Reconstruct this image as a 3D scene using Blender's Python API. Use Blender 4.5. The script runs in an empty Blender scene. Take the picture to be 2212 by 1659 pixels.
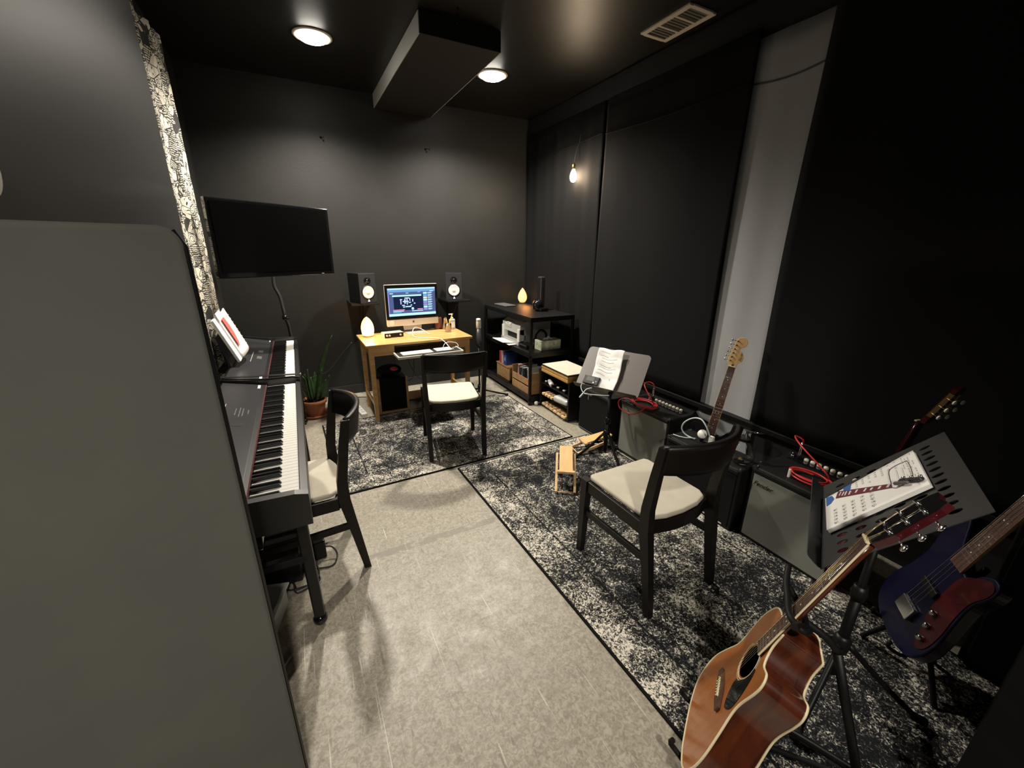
import bpy, bmesh, math, random
from mathutils import Vector, Matrix
random.seed(7)
PI = math.pi
SC = bpy.context.scene
COL = SC.collection
V = Vector

# ------------------------------------------------------------------ materials
def nt(name):
    m = bpy.data.materials.new(name); m.use_nodes = True
    n = m.node_tree; b = n.nodes['Principled BSDF']
    return m, n, b
def mat(name, col, rough=.5, metal=0, spec=.5, noise=0, nscale=20, bump=0, bscale=200, coat=0, trans=0, ior=1.45, emit=None, es=0, sheen=0):
    m, n, b = nt(name)
    b.inputs['Base Color'].default_value = (*col, 1)
    b.inputs['Roughness'].default_value = rough
    b.inputs['Metallic'].default_value = metal
    b.inputs['Specular IOR Level'].default_value = spec
    b.inputs['Coat Weight'].default_value = coat
    b.inputs['Transmission Weight'].default_value = trans
    b.inputs['IOR'].default_value = ior
    if sheen: b.inputs['Sheen Weight'].default_value = sheen
    if emit:
        b.inputs['Emission Color'].default_value = (*emit, 1); b.inputs['Emission Strength'].default_value = es
    if noise or bump:
        tc = n.nodes.new('ShaderNodeTexCoord')
    if noise:
        t = n.nodes.new('ShaderNodeTexNoise'); t.inputs['Scale'].default_value = nscale; t.inputs['Detail'].default_value = 5
        r = n.nodes.new('ShaderNodeValToRGB')
        r.color_ramp.elements[0].position = .3; r.color_ramp.elements[1].position = .7
        r.color_ramp.elements[0].color = (*[c*(1-noise) for c in col], 1); r.color_ramp.elements[1].color = (*[min(1, c*(1+noise)) for c in col], 1)
        n.links.new(tc.outputs['Object'], t.inputs['Vector']); n.links.new(t.outputs['Fac'], r.inputs['Fac']); n.links.new(r.outputs['Color'], b.inputs['Base Color'])
    if bump:
        t = n.nodes.new('ShaderNodeTexNoise'); t.inputs['Scale'].default_value = bscale; t.inputs['Detail'].default_value = 3
        u = n.nodes.new('ShaderNodeBump'); u.inputs['Strength'].default_value = bump; u.inputs['Distance'].default_value = .004
        n.links.new(tc.outputs['Object'], t.inputs['Vector']); n.links.new(t.outputs['Fac'], u.inputs['Height']); n.links.new(u.outputs['Normal'], b.inputs['Normal'])
    return m
def wood(name, c1, c2, scale=(3, 40, 40), rough=.45, coat=0):
    m, n, b = nt(name)
    tc = n.nodes.new('ShaderNodeTexCoord'); mp = n.nodes.new('ShaderNodeMapping'); mp.inputs['Scale'].default_value = scale
    t = n.nodes.new('ShaderNodeTexNoise'); t.inputs['Scale'].default_value = 1; t.inputs['Detail'].default_value = 6; t.inputs['Distortion'].default_value = .6
    r = n.nodes.new('ShaderNodeValToRGB'); r.color_ramp.elements[0].position = .3; r.color_ramp.elements[1].position = .7
    r.color_ramp.elements[0].color = (*c1, 1); r.color_ramp.elements[1].color = (*c2, 1)
    n.links.new(tc.outputs['Object'], mp.inputs['Vector']); n.links.new(mp.outputs['Vector'], t.inputs['Vector'])
    n.links.new(t.outputs['Fac'], r.inputs['Fac']); n.links.new(r.outputs['Color'], b.inputs['Base Color'])
    b.inputs['Roughness'].default_value = rough; b.inputs['Coat Weight'].default_value = coat; b.inputs['Coat Roughness'].default_value = .12
    return m
def emat(name, col, s):
    m = bpy.data.materials.new(name); m.use_nodes = True; n = m.node_tree; n.nodes.clear()
    e = n.nodes.new('ShaderNodeEmission'); e.inputs['Color'].default_value = (*col, 1); e.inputs['Strength'].default_value = s
    o = n.nodes.new('ShaderNodeOutputMaterial'); n.links.new(e.outputs[0], o.inputs[0]); return m

M = {}
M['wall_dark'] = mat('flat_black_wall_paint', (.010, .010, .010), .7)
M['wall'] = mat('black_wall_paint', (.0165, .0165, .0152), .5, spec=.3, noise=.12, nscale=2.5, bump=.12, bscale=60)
M['wallL'] = mat('black_partition_paint', (.024, .024, .024), .42, spec=.3, noise=.08, nscale=2)
M['ceil'] = mat('black_ceiling_paint', (.006, .006, .0055), .42, noise=.15, nscale=3, bump=.35, bscale=5)
M['greywall'] = mat('grey_wall_paint', (.07, .072, .075), .7)
M['fab_black'] = mat('black_hanging_fabric', (.0075, .0075, .0078), .9, spec=.12, bump=.15, bscale=400)
M['fab_grey'] = mat('grey_hanging_fabric', (.34, .35, .36), .9, bump=.1, bscale=400)
M['panel_grey'] = mat('olive_grey_felt', (.105, .107, .096), .95, noise=.07, nscale=5, bump=.05, bscale=900)
M['black'] = mat('black_plastic', (.007, .007, .007), .42, spec=.35)
M['blackm'] = mat('black_painted_metal', (.005, .005, .005), .45, spec=.35)
M['piano'] = mat('satin_black_piano_case', (.009, .009, .0095), .36, spec=.8)
M['deep'] = mat('deep_black_board', (.004, .004, .004), .7, spec=.2)
M['blackwood'] = wood('black_brown_stained_wood', (.0035, .003, .0028), (.008, .006, .005), (4, 30, 30), .42)
M['blackwood'].node_tree.nodes['Principled BSDF'].inputs['Specular IOR Level'].default_value = .3
M['tolex'] = mat('black_vinyl_cabinet', (.006, .006, .006), .5, spec=.35, bump=.5, bscale=500)
M['gloss'] = mat('glossy_black', (.006, .006, .007), .12, coat=.5)
M['screen_off'] = mat('dark_screen_glass', (.002, .002, .002), .22, spec=.3)
M['satin'] = mat('dark_satin_grey_plastic', (.030, .031, .034), .3)
M['grey'] = mat('mid_grey_plastic', (.10, .10, .10), .5)
M['lgrey'] = mat('light_grey_plastic', (.5, .5, .48), .45)
M['white'] = mat('white_plastic', (.78, .77, .74), .4)
M['key_white'] = mat('ivory_white_key', (.80, .79, .74), .3)
M['key_black'] = mat('black_key', (.008, .008, .008), .25)
M['felt_red'] = mat('dark_red_felt', (.10, .018, .02), .9)
M['silver'] = mat('brushed_aluminium', (.75, .72, .66), .35, metal=.6)
M['chrome'] = mat('chrome', (.8, .8, .8), .15, metal=1)
M['brass'] = mat('brass', (.6, .42, .18), .3, metal=1)
M['bronze'] = mat('bronze_string', (.72, .55, .30), .3, metal=.9)
M['cream'] = mat('cream_seat_fabric', (.57, .53, .43), .85, noise=.06, nscale=12, bump=.3, bscale=600)
M['paper'] = mat('white_paper', (.90, .89, .86), .8)
M['ink'] = mat('dark_ink', (.05, .05, .05), .8)
M['inkg'] = mat('grey_print', (.42, .42, .40), .8)
M['red_print'] = mat('red_print', (.65, .12, .10), .7)
M['blue_print'] = mat('blue_print', (.03, .12, .38), .7)
M['maroon'] = mat('maroon_print', (.13, .012, .03), .6)
M['bamboo'] = wood('golden_bamboo', (.50, .27, .09), (.66, .40, .15), (2, 30, 30), .35, .2)
M['beech'] = wood('pale_beech', (.62, .40, .20), (.74, .52, .30), (20, 20, 4), .45)
M['pine'] = wood('brown_crate_wood', (.30, .17, .075), (.45, .27, .12), (3, 30, 30), .6)
M['cork'] = wood('honey_wood', (.42, .23, .06), (.55, .32, .10), (3, 30, 30), .6)
M['terra'] = mat('terracotta', (.33, .12, .06), .8, noise=.2, nscale=12)
M['leaf'] = mat('dark_green_leaf', (.022, .055, .016), .45, noise=.5, nscale=30)
M['soil'] = mat('dark_soil', (.02, .014, .01), .95)
M['cable_red'] = mat('red_cable_rubber', (.50, .03, .03), .4)
M['cable_white'] = mat('pale_blue_white_cable', (.62, .72, .72), .4)
M['cable_wh'] = mat('white_cable', (.75, .72, .66), .4)
M['cable_black'] = mat('black_cable_rubber', (.012, .012, .012), .5)
M['glass'] = mat('clear_glass', (.95, .97, .97), .03, trans=1, ior=1.45)
M['plastic_clear'] = mat('clear_plastic', (.85, .88, .86), .18, trans=.45, ior=1.3)
M['maple'] = wood('amber_maple', (.74, .46, .19), (.84, .56, .26), (20, 3, 20), .3, .4)
M['rosewood'] = wood('brown_rosewood', (.055, .022, .014), (.10, .042, .026), (60, 6, 60), .65)
M['spruce'] = wood('amber_spruce_top', (.34, .105, .022), (.42, .145, .035), (60, 3, 60), .3, .25)
M['mahog'] = wood('red_mahogany_side', (.035, .007, .004), (.115, .026, .008), (6, 6, 30), .26, .6)
M['headred'] = mat('dark_red_gloss_wood', (.055, .006, .009), .2, coat=.6)
M['binding'] = mat('ivory_binding', (.78, .68, .45), .35)
M['pickguard'] = mat('black_pickguard', (.012, .013, .013), .1, coat=.5)
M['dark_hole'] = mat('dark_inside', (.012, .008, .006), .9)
M['pearl'] = mat('pearl_button', (.75, .72, .62), .25)
M['bass_red'] = mat('dark_red_lacquer', (.055, .002, .005), .3, coat=.15)
M['bass_blue'] = mat('deep_blue_lacquer', (.0015, .0022, .022), .3, coat=.1)
M['knobcream'] = mat('cream_knob', (.72, .68, .55), .4)
M['grille'] = mat('silver_grey_grille_cloth', (.23, .24, .205), .7, noise=.12, nscale=3, bump=.9, bscale=900)
M['grille_blk'] = mat('black_grille_cloth', (.005, .005, .005), .8, spec=.2, bump=.8, bscale=800)
M['tray_grey'] = mat('grey_powder_coat', (.145, .13, .125), .42)
M['tray_dark'] = mat('charcoal_powder_coat', (.018, .0185, .019), .5)
M['duct_side_lit'] = mat('lit_pale_duct_side', (.50, .50, .47), .5)  # duct sides only: ceiling light falling on them is put into this colour
M['ventw'] = mat('cream_vent_paint', (.62, .58, .50), .5)
M['ventd'] = mat('dusty_vent_grey', (.17, .16, .13), .7)
M['cone'] = mat('white_speaker_cone', (.80, .77, .70), .5)
M['rubber'] = mat('black_rubber', (.005, .005, .005), .6, spec=.3)
M['tissuebox'] = mat('pale_green_patterned_card', (.46, .50, .36), .7, noise=.35, nscale=28)
M['box_blue'] = mat('blue_card', (.03, .06, .26), .5)
M['box_red'] = mat('red_card', (.38, .05, .07), .5, noise=.3, nscale=30)
M['box_pink'] = mat('faded_pink_card', (.45, .20, .22), .5)
M['box_dark'] = mat('dark_cloth_book', (.02, .022, .024), .6)
M['box_teal'] = mat('dark_teal_book', (.03, .05, .05), .6)
M['leather'] = mat('brown_leather', (.16, .055, .035), .6)
M['amber'] = mat('yellow_pencil', (.70, .38, .04), .5)
M['liq'] = mat('pale_clear_gel', (.75, .80, .80), .2, trans=.4)
M['lamp_bulb'] = emat('ceiling_lens_glow', (1, .93, .82), 40)
M['bulb'] = emat('filament_bulb_glow', (1, .76, .50), 230)
M['led'] = emat('white_led_logo', (.85, .95, 1), 5)

def egg_mat(name, c_low, c_top, s_low, s_top, z0, z1):
    m = bpy.data.materials.new(name); m.use_nodes = True; n = m.node_tree; b = n.nodes['Principled BSDF']
    b.inputs['Base Color'].default_value = (.8, .4, .2, 1); b.inputs['Roughness'].default_value = .5
    tc = n.nodes.new('ShaderNodeTexCoord'); sx = n.nodes.new('ShaderNodeSeparateXYZ'); mr = n.nodes.new('ShaderNodeMapRange')
    mr.inputs[1].default_value = z0; mr.inputs[2].default_value = z1
    no = n.nodes.new('ShaderNodeTexNoise'); no.inputs['Scale'].default_value = 25; ad = n.nodes.new('ShaderNodeMath'); ad.operation = 'MULTIPLY_ADD'; ad.inputs[1].default_value = .35
    sb = n.nodes.new('ShaderNodeMath'); sb.operation = 'SUBTRACT'; sb.inputs[1].default_value = .17
    r = n.nodes.new('ShaderNodeValToRGB'); r.color_ramp.elements[0].color = (*[c*s_low for c in c_low], 1); r.color_ramp.elements[1].color = (*[c*s_top for c in c_top], 1)
    r.color_ramp.elements[0].position = .25; r.color_ramp.elements[1].position = .85
    n.links.new(tc.outputs['Object'], sx.inputs[0]); n.links.new(sx.outputs['Z'], mr.inputs[0]); n.links.new(tc.outputs['Object'], no.inputs['Vector'])
    n.links.new(no.outputs['Fac'], ad.inputs[0]); n.links.new(mr.outputs[0], ad.inputs[2]); n.links.new(ad.outputs[0], sb.inputs[0]); n.links.new(sb.outputs[0], r.inputs['Fac'])
    n.links.new(r.outputs['Color'], b.inputs['Emission Color']); b.inputs['Emission Strength'].default_value = 1
    return m
M['egg_hot'] = egg_mat('bright_salt_glow', (1, .62, .22), (1, .50, .13), 5.5, 2.2, .0, .19)
M['egg_dim'] = egg_mat('orange_salt_glow', (1, .60, .22), (1, .30, .08), 1.5, .75, .0, .17)

def mk_floor():
    m, n, b = nt('worn_taupe_sheet_floor'); L = n.links.new; N = n.nodes.new
    tc = N('ShaderNodeTexCoord')
    def noise(sc, det, vec=None, dist=0):
        t = N('ShaderNodeTexNoise'); t.inputs['Scale'].default_value = sc; t.inputs['Detail'].default_value = det; t.inputs['Distortion'].default_value = dist
        L(vec or tc.outputs['Object'], t.inputs['Vector']); return t.outputs['Fac']
    def ramp(f, p0, c0, p1, c1):
        r = N('ShaderNodeValToRGB'); e = r.color_ramp.elements; e[0].position = p0; e[1].position = p1; e[0].color = (*c0, 1); e[1].color = (*c1, 1); L(f, r.inputs['Fac']); return r.outputs['Color']
    def mix(f, a, c, bl='MIX'):
        x = N('ShaderNodeMix'); x.data_type = 'RGBA'; x.blend_type = bl
        if isinstance(f, float): x.inputs[0].default_value = f
        else: L(f, x.inputs[0])
        for s, v in ((6, a), (7, c)):
            if isinstance(v, tuple): x.inputs[s].default_value = (*v, 1)
            else: L(v, x.inputs[s])
        return x.outputs[2]
    def streak(rot, sc, p0, p1, seed):
        mp = N('ShaderNodeMapping'); mp.inputs['Rotation'].default_value = (0, 0, rot); mp.inputs['Scale'].default_value = sc; mp.inputs['Location'].default_value = (seed, seed*.7, 0)
        L(tc.outputs['Object'], mp.inputs['Vector'])
        t = N('ShaderNodeTexNoise'); t.inputs['Scale'].default_value = 1; t.inputs['Detail'].default_value = 2; t.inputs['Distortion'].default_value = .5; L(mp.outputs[0], t.inputs['Vector'])
        r = N('ShaderNodeValToRGB'); e = r.color_ramp.elements; e[0].position = p0; e[1].position = p1; e[0].color = (0, 0, 0, 1); e[1].color = (1, 1, 1, 1); L(t.outputs['Fac'], r.inputs['Fac']); return r.outputs['Color']
    def mul_(a, k):
        q = N('ShaderNodeMath'); q.operation = 'MULTIPLY'; L(a, q.inputs[0]); q.inputs[1].default_value = k; return q.outputs[0]
    base = ramp(noise(4, 6), .3, (.262, .236, .188), .7, (.33, .302, .243))
    base = mix(.55, base, ramp(noise(38, 6, dist=.8), .36, (.25, .23, .18), .64, (.45, .42, .345)))
    base = mix(.5, base, ramp(noise(70, 4, dist=1.2), .38, (.17, .15, .115), .62, (.43, .395, .32)))
    base = mix(streak(.30, (55, 9, 1), .67, .72, 3.), base, (.20, .18, .14))
    base = mix(streak(-.7, (40, 9, 1), .69, .73, 9.), base, (.21, .19, .15))
    base = mix(streak(1.9, (60, 12, 1), .69, .73, 29.), base, (.22, .20, .155))
    base = mix(mul_(ramp(noise(3, 5, dist=1.5), .55, (0, 0, 0), .72, (1, 1, 1)), .35), base, (.24, .21, .165))
    base = mix(streak(.1, (120, 2.2, 1), .70, .735, 5.), base, (.58, .55, .47))
    base = mix(streak(1.2, (110, 2.5, 1), .71, .74, 15.), base, (.56, .53, .45))
    sx = N('ShaderNodeSeparateXYZ'); L(tc.outputs['Object'], sx.inputs[0])
    def lines(sock, per, off, w):
        a = N('ShaderNodeMath'); a.operation = 'ADD'; a.inputs[1].default_value = off; L(sock, a.inputs[0])
        q = N('ShaderNodeMath'); q.operation = 'PINGPONG'; q.inputs[1].default_value = per/2; L(a.outputs[0], q.inputs[0])
        c = N('ShaderNodeMath'); c.operation = 'LESS_THAN'; c.inputs[1].default_value = w; L(q.outputs[0], c.inputs[0]); return c.outputs[0]
    def mul(a, k):
        q = N('ShaderNodeMath'); q.operation = 'MULTIPLY'; L(a, q.inputs[0])
        if isinstance(k, float): q.inputs[1].default_value = k
        else: L(k, q.inputs[1])
        return q.outputs[0]
    brk = ramp(noise(9, 3), .42, (0, 0, 0), .6, (1, 1, 1))
    for sck, per, off, w in ((sx.outputs['X'], .92, -.10, .0022), (sx.outputs['Y'], .46, -.10, .0016)):
        base = mix(mul(mul(lines(sck, per, off+20*per, w), brk), .55), base, (.17, .155, .12))
    # band of old tape residue on the floor
    def rng(sock, lo, hi):
        a = N('ShaderNodeMath'); a.operation = 'GREATER_THAN'; a.inputs[1].default_value = lo; L(sock, a.inputs[0])
        c = N('ShaderNodeMath'); c.operation = 'LESS_THAN'; c.inputs[1].default_value = hi; L(sock, c.inputs[0]); return mul(a.outputs[0], c.outputs[0])
    band = mul(rng(sx.outputs['Y'], 1.845, 1.895), rng(sx.outputs['X'], .13, 1.3))
    band = mul(band, ramp(noise(14, 6), .38, (0, 0, 0), .5, (1, 1, 1)))
    base = mix(mul(band, .75), base, (.20, .18, .145))
    L(base, b.inputs['Base Color'])
    rr = ramp(noise(11, 4), .3, (.38, .38, .38), .7, (.55, .55, .55)); L(rr, b.inputs['Roughness'])
    bp = N('ShaderNodeBump'); bp.inputs['Strength'].default_value = .25; bp.inputs['Distance'].default_value = .004; L(noise(30, 4), bp.inputs['Height']); L(bp.outputs[0], b.inputs['Normal'])
    return m
M['floor'] = mk_floor()

def mk_rug(name, hx, hy, seed):
    m, n, b = nt(name); L = n.links.new; N = n.nodes.new
    tc = N('ShaderNodeTexCoord'); mp = N('ShaderNodeMapping'); mp.inputs['Location'].default_value = (seed, seed*1.3, 0); L(tc.outputs['Object'], mp.inputs['Vector'])
    def noise(sc, det, dist=0, scl=None):
        t = N('ShaderNodeTexNoise'); t.inputs['Scale'].default_value = sc; t.inputs['Detail'].default_value = det; t.inputs['Distortion'].default_value = dist; t.inputs['Roughness'].default_value = .6
        L(mp.outputs[0], t.inputs['Vector']); return t.outputs['Fac']
    def math_(op, a, k):
        q = N('ShaderNodeMath'); q.operation = op
        for i, v in ((0, a), (1, k)):
            if isinstance(v, (int, float)): q.inputs[i].default_value = v
            else: L(v, q.inputs[i])
        return q.outputs[0]
    sx = N('ShaderNodeSeparateXYZ'); L(tc.outputs['Object'], sx.inputs[0])
    dx = math_('SUBTRACT', hx, math_('ABSOLUTE', sx.outputs['X'], 0)); dy = math_('SUBTRACT', hy, math_('ABSOLUTE', sx.outputs['Y'], 0))
    d = math_('MINIMUM', dx, dy)
    # border band pattern lines
    bl = N('ShaderNodeMapRange'); bl.inputs[1].default_value = .0; bl.inputs[2].default_value = .30; bl.inputs[3].default_value = .050; bl.inputs[4].default_value = -.030; L(d, bl.inputs[0])
    fine = noise(100, 5, 1.0); mid = noise(11, 5, .8); big = noise(2.0, 2)
    v = math_('ADD', fine, math_('MULTIPLY', math_('SUBTRACT', mid, .5), .45))
    v = math_('ADD', v, math_('MULTIPLY', math_('SUBTRACT', big, .5), .35)); v = math_('ADD', v, bl.outputs[0])
    lines = math_('LESS_THAN', math_('ABSOLUTE', math_('SUBTRACT', d, .20), 0), .006)
    v = math_('SUBTRACT', v, math_('MULTIPLY', lines, .10))
    r = N('ShaderNodeValToRGB'); e = r.color_ramp.elements; e[0].position = .425; e[0].color = (.010, .011, .013, 1); e[1].position = .62; e[1].color = (.72, .68, .58, 1)
    x = r.color_ramp.elements.new(.505); x.color = (.060, .060, .058, 1); x = r.color_ramp.elements.new(.55); x.color = (.22, .21, .185, 1); L(v, r.inputs['Fac'])
    L(r.outputs['Color'], b.inputs['Base Color']); b.inputs['Roughness'].default_value = .95; b.inputs['Specular IOR Level'].default_value = .15
    bp = N('ShaderNodeBump'); bp.inputs['Strength'].default_value = .5; bp.inputs['Distance'].default_value = .004; L(noise(300, 2), bp.inputs['Height']); L(bp.outputs[0], b.inputs['Normal'])
    return m

def mk_doodle():
    m, n, b = nt('cream_fabric_with_black_doodles'); L = n.links.new; N = n.nodes.new
    tc = N('ShaderNodeTexCoord'); mp = N('ShaderNodeMapping'); mp.inputs['Scale'].default_value = (1, 1, 1.0); L(tc.outputs['Object'], mp.inputs['Vector'])
    def math_(op, a, k=0.):
        q = N('ShaderNodeMath'); q.operation = op
        for i, v in ((0, a), (1, k)):
            if isinstance(v, (int, float)): q.inputs[i].default_value = v
            else: L(v, q.inputs[i])
        return q.outputs[0]
    def noise(sc, det=1, dist=0):
        t = N('ShaderNodeTexNoise'); t.inputs['Scale'].default_value = sc; t.inputs['Detail'].default_value = det; t.inputs['Distortion'].default_value = dist; L(mp.outputs[0], t.inputs['Vector']); return t.outputs['Fac']
    # contour lines of a smooth noise = drawn curves; wave bands = hatching; voronoi cells choose the motif
    c = math_('PINGPONG', math_('MULTIPLY', noise(9, 1, 1.2), 9.), .5); lines = math_('LESS_THAN', c, .085)
    vo = N('ShaderNodeTexVoronoi'); vo.inputs['Scale'].default_value = 16; L(mp.outputs[0], vo.inputs['Vector'])
    ve = N('ShaderNodeTexVoronoi'); ve.feature = 'DISTANCE_TO_EDGE'; ve.inputs['Scale'].default_value = 16; L(mp.outputs[0], ve.inputs['Vector'])
    edge = math_('LESS_THAN', ve.outputs['Distance'], .035)
    rings = math_('LESS_THAN', math_('PINGPONG', math_('MULTIPLY', vo.outputs['Distance'], 7.), .5), .13)
    w = N('ShaderNodeTexWave'); w.inputs['Scale'].default_value = 26; w.inputs['Distortion'].default_value = 6; w.inputs['Detail'].default_value = 1; w.bands_direction = 'Z'; L(mp.outputs[0], w.inputs['Vector'])
    hatch = math_('LESS_THAN', w.outputs['Fac'], .42)
    sc = N('ShaderNodeSeparateColor'); L(vo.outputs['Color'], sc.inputs[0])
    sel1 = math_('GREATER_THAN', sc.outputs[0], .50); sel2 = math_('GREATER_THAN', sc.outputs[1], .55); sel3 = math_('GREATER_THAN', sc.outputs[2], .95)
    t = math_('MAXIMUM', math_('MULTIPLY', rings, sel1), math_('MULTIPLY', hatch, sel2)); t = math_('MAXIMUM', t, edge); t = math_('MAXIMUM', t, lines)
    t = math_('MAXIMUM', t, sel3)
    r = N('ShaderNodeMix'); r.data_type = 'RGBA'; r.inputs[6].default_value = (.58, .55, .46, 1); r.inputs[7].default_value = (.015, .015, .014, 1); L(t, r.inputs[0])
    L(r.outputs[2], b.inputs['Base Color']); b.inputs['Roughness'].default_value = .9
    return m
M['doodle'] = mk_doodle()

# ------------------------------------------------------------------ mesh builder
def spline(pts, n=6, closed=False):
    P = [V(p) for p in pts]; out = []; k = len(P); rngi = range(k if closed else k-1)
    for i in rngi:
        if closed: p0, p1, p2, p3 = P[(i-1) % k], P[i], P[(i+1) % k], P[(i+2) % k]
        else: p0, p1, p2, p3 = P[max(i-1, 0)], P[i], P[i+1], P[min(i+2, k-1)]
        for j in range(n):
            t = j/n; out.append(.5*((2*p1)+(-p0+p2)*t+(2*p0-5*p1+4*p2-p3)*t*t+(-p0+3*p1-3*p2+p3)*t**3))
    if not closed: out.append(P[-1])
    return out
def basis(d):
    d = V(d).normalized(); a = V((0, 0, 1)) if abs(d.z) < .9 else V((1, 0, 0))
    x = d.cross(a).normalized(); return x, d.cross(x).normalized(), d
class MB:
    def __init__(s): s.bm = bmesh.new()
    def box(s, c, size, mat=0, bev=0, rot=None, seg=2, taper=None):
        r = bmesh.ops.create_cube(s.bm, size=1); vs = r['verts']
        for v in vs:
            k = 1
            if taper and v.co.z > 0: k = taper
            v.co = V((v.co.x*size[0]*k, v.co.y*size[1]*k, v.co.z*size[2]))
        if bev:
            es = list({e for v in vs for e in v.link_edges})
            rr = bmesh.ops.bevel(s.bm, geom=es, offset=bev, segments=seg, affect='EDGES', profile=.5)
            vs = list({v for f in rr['faces'] for v in f.verts} | {v for v in vs if v.is_valid})
        fs = {f for v in vs for f in v.link_faces}
        for f in fs: f.material_index = mat
        R = rot.to_matrix() if hasattr(rot, 'to_matrix') else (rot or Matrix.Identity(3))
        for v in vs: v.co = R @ v.co + V(c)
        return s
    def bar(s, p0, p1, w, h, mat=0, up=(0, 0, 1), bev=0):
        p0, p1 = V(p0), V(p1); d = (p1-p0); L = d.length; d.normalize(); u = V(up); x = d.cross(u)
        if x.length < 1e-4: x = d.cross(V((1, 0, 0)))
        x.normalize(); z = x.cross(d).normalized()
        R = Matrix((x, d, z)).transposed()
        return s.box((p0+p1)/2, (w, L, h), mat, bev, R)
    def ring(s, c, x, y, r, seg, ph=0):
        return [s.bm.verts.new(c + x*math.cos(ph+2*PI*i/seg)*r + y*math.sin(ph+2*PI*i/seg)*r) for i in range(seg)]
    def skin(s, rings, mat=0, cap0=True, cap1=True, smooth=True, closed=False):
        n = len(rings[0]); fs = []
        pairs = list(zip(rings[:-1], rings[1:])) + ([(rings[-1], rings[0])] if closed else [])
        for a, b in pairs:
            for i in range(n):
                f = s.bm.faces.new((a[i], a[(i+1) % n], b[(i+1) % n], b[i])); f.smooth = smooth; f.material_index = mat
        if not closed:
            if cap0: f = s.bm.faces.new(list(reversed(rings[0]))); f.material_index = mat
            if cap1: f = s.bm.faces.new(rings[-1]); f.material_index = mat
    def cyl(s, p0, p1, r0, r1=None, seg=16, mat=0, caps=True):
        r1 = r0 if r1 is None else r1; p0, p1 = V(p0), V(p1); x, y, d = basis(p1-p0)
        s.skin([s.ring(p0, x, y, r0, seg), s.ring(p1, x, y, r1, seg)], mat, caps, caps); return s
    def tube(s, pts, r, seg=8, mat=0, sm=0, closed=False, rads=None):
        P = spline(pts, sm, closed) if sm else [V(p) for p in pts]
        x = None; rings = []
        for i, p in enumerate(P):
            if closed: d = P[(i+1) % len(P)]-P[i-1]
            else: d = P[min(i+1, len(P)-1)]-P[max(i-1, 0)]
            if d.length < 1e-9: d = V((0, 0, 1))
            d.normalize()
            if x is None: x = basis(d)[0]
            x = (x-d*x.dot(d))
            if x.length < 1e-6: x = basis(d)[0]
            x.normalize(); y = d.cross(x)
            rr = r if rads is None else rads[int(i*(len(rads)-1)/max(1, len(P)-1))]
            rings.append(s.ring(p, x, y, rr, seg))
        s.skin(rings, mat, True, True, True, closed); return s
    def lathe(s, prof, c=(0, 0, 0), ax=(0, 0, 1), seg=24, mat=0, caps=True):
        x, y, d = basis(ax); c = V(c)
        s.skin([s.ring(c+d*z, x, y, max(r, 1e-4), seg) for r, z in prof], mat, caps, caps); return s
    def ell(s, c, rx, ry, rz, mat=0, seg=20, rot=None):
        r = bmesh.ops.create_uvsphere(s.bm, u_segments=seg, v_segments=seg//2, radius=1)
        R = rot or Matrix.Identity(3)
        for v in r['verts']:
            v.co = R @ V((v.co.x*rx, v.co.y*ry, v.co.z*rz)) + V(c)
        for f in {f for v in r['verts'] for f in v.link_faces}: f.smooth = True; f.material_index = mat
        return s
    def prism(s, out, z0, z1, mat=0, side=None, smooth_side=False):
        """outline in local xy extruded z0..z1"""
        a = [s.bm.verts.new((p[0], p[1], z0)) for p in out]; b = [s.bm.verts.new((p[0], p[1], z1)) for p in out]; n = len(a)
        f0 = s.bm.faces.new(list(reversed(a))); f1 = s.bm.faces.new(b); f0.material_index = mat; f1.material_index = mat
        for i in range(n):
            f = s.bm.faces.new((a[i], a[(i+1) % n], b[(i+1) % n], b[i])); f.material_index = mat if side is None else side; f.smooth = smooth_side
        return s
    def quad(s, pts, mat=0):
        f = s.bm.faces.new([s.bm.verts.new(V(p)) for p in pts]); f.material_index = mat; return s
    def grid(s, fn, nu, nv, mat=0, thick=None):
        g = [[s.bm.verts.new(V(fn(i/nu, j/nv))) for j in range(nv+1)] for i in range(nu+1)]
        for i in range(nu):
            for j in range(nv):
                f = s.bm.faces.new((g[i][j], g[i+1][j], g[i+1][j+1], g[i][j+1])); f.smooth = True; f.material_index = mat
        return s
    def xf(s, Mx):
        s.bm.transform(Mx); return s
    def build(s, name, mats, parent=None, loc=None, rotz=0, mw=None, tri=False, solid=0):
        bmesh.ops.recalc_face_normals(s.bm, faces=s.bm.faces)
        me = bpy.data.meshes.new(name); s.bm.to_mesh(me); s.bm.free()
        for m in (mats if isinstance(mats, (list, tuple)) else [mats]): me.materials.append(M[m] if isinstance(m, str) else m)
        o = bpy.data.objects.new(name, me); COL.objects.link(o)
        if parent: o.parent = parent
        if loc is not None: o.location = loc
        if rotz: o.rotation_euler = (0, 0, rotz)
        if mw is not None: o.matrix_world = mw
        if solid:
            md = o.modifiers.new('solid', 'SOLIDIFY'); md.thickness = solid; md.offset = 0
        return o
def tag(o, label, cat, group=None, kind=None):
    if label: o['label'] = label
    if cat: o['category'] = cat
    if group: o['group'] = group
    if kind: o['kind'] = kind
    return o
def thing(name, label, cat, loc=(0, 0, 0), rotz=0, group=None, mw=None):
    o = bpy.data.objects.new(name, None); COL.objects.link(o); o.empty_display_size = .05
    if mw is not None: o.matrix_world = mw
    else: o.location = loc; o.rotation_euler = (0, 0, rotz)
    return tag(o, label, cat, group)
def struct(o): o['kind'] = 'structure'; return o
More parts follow.
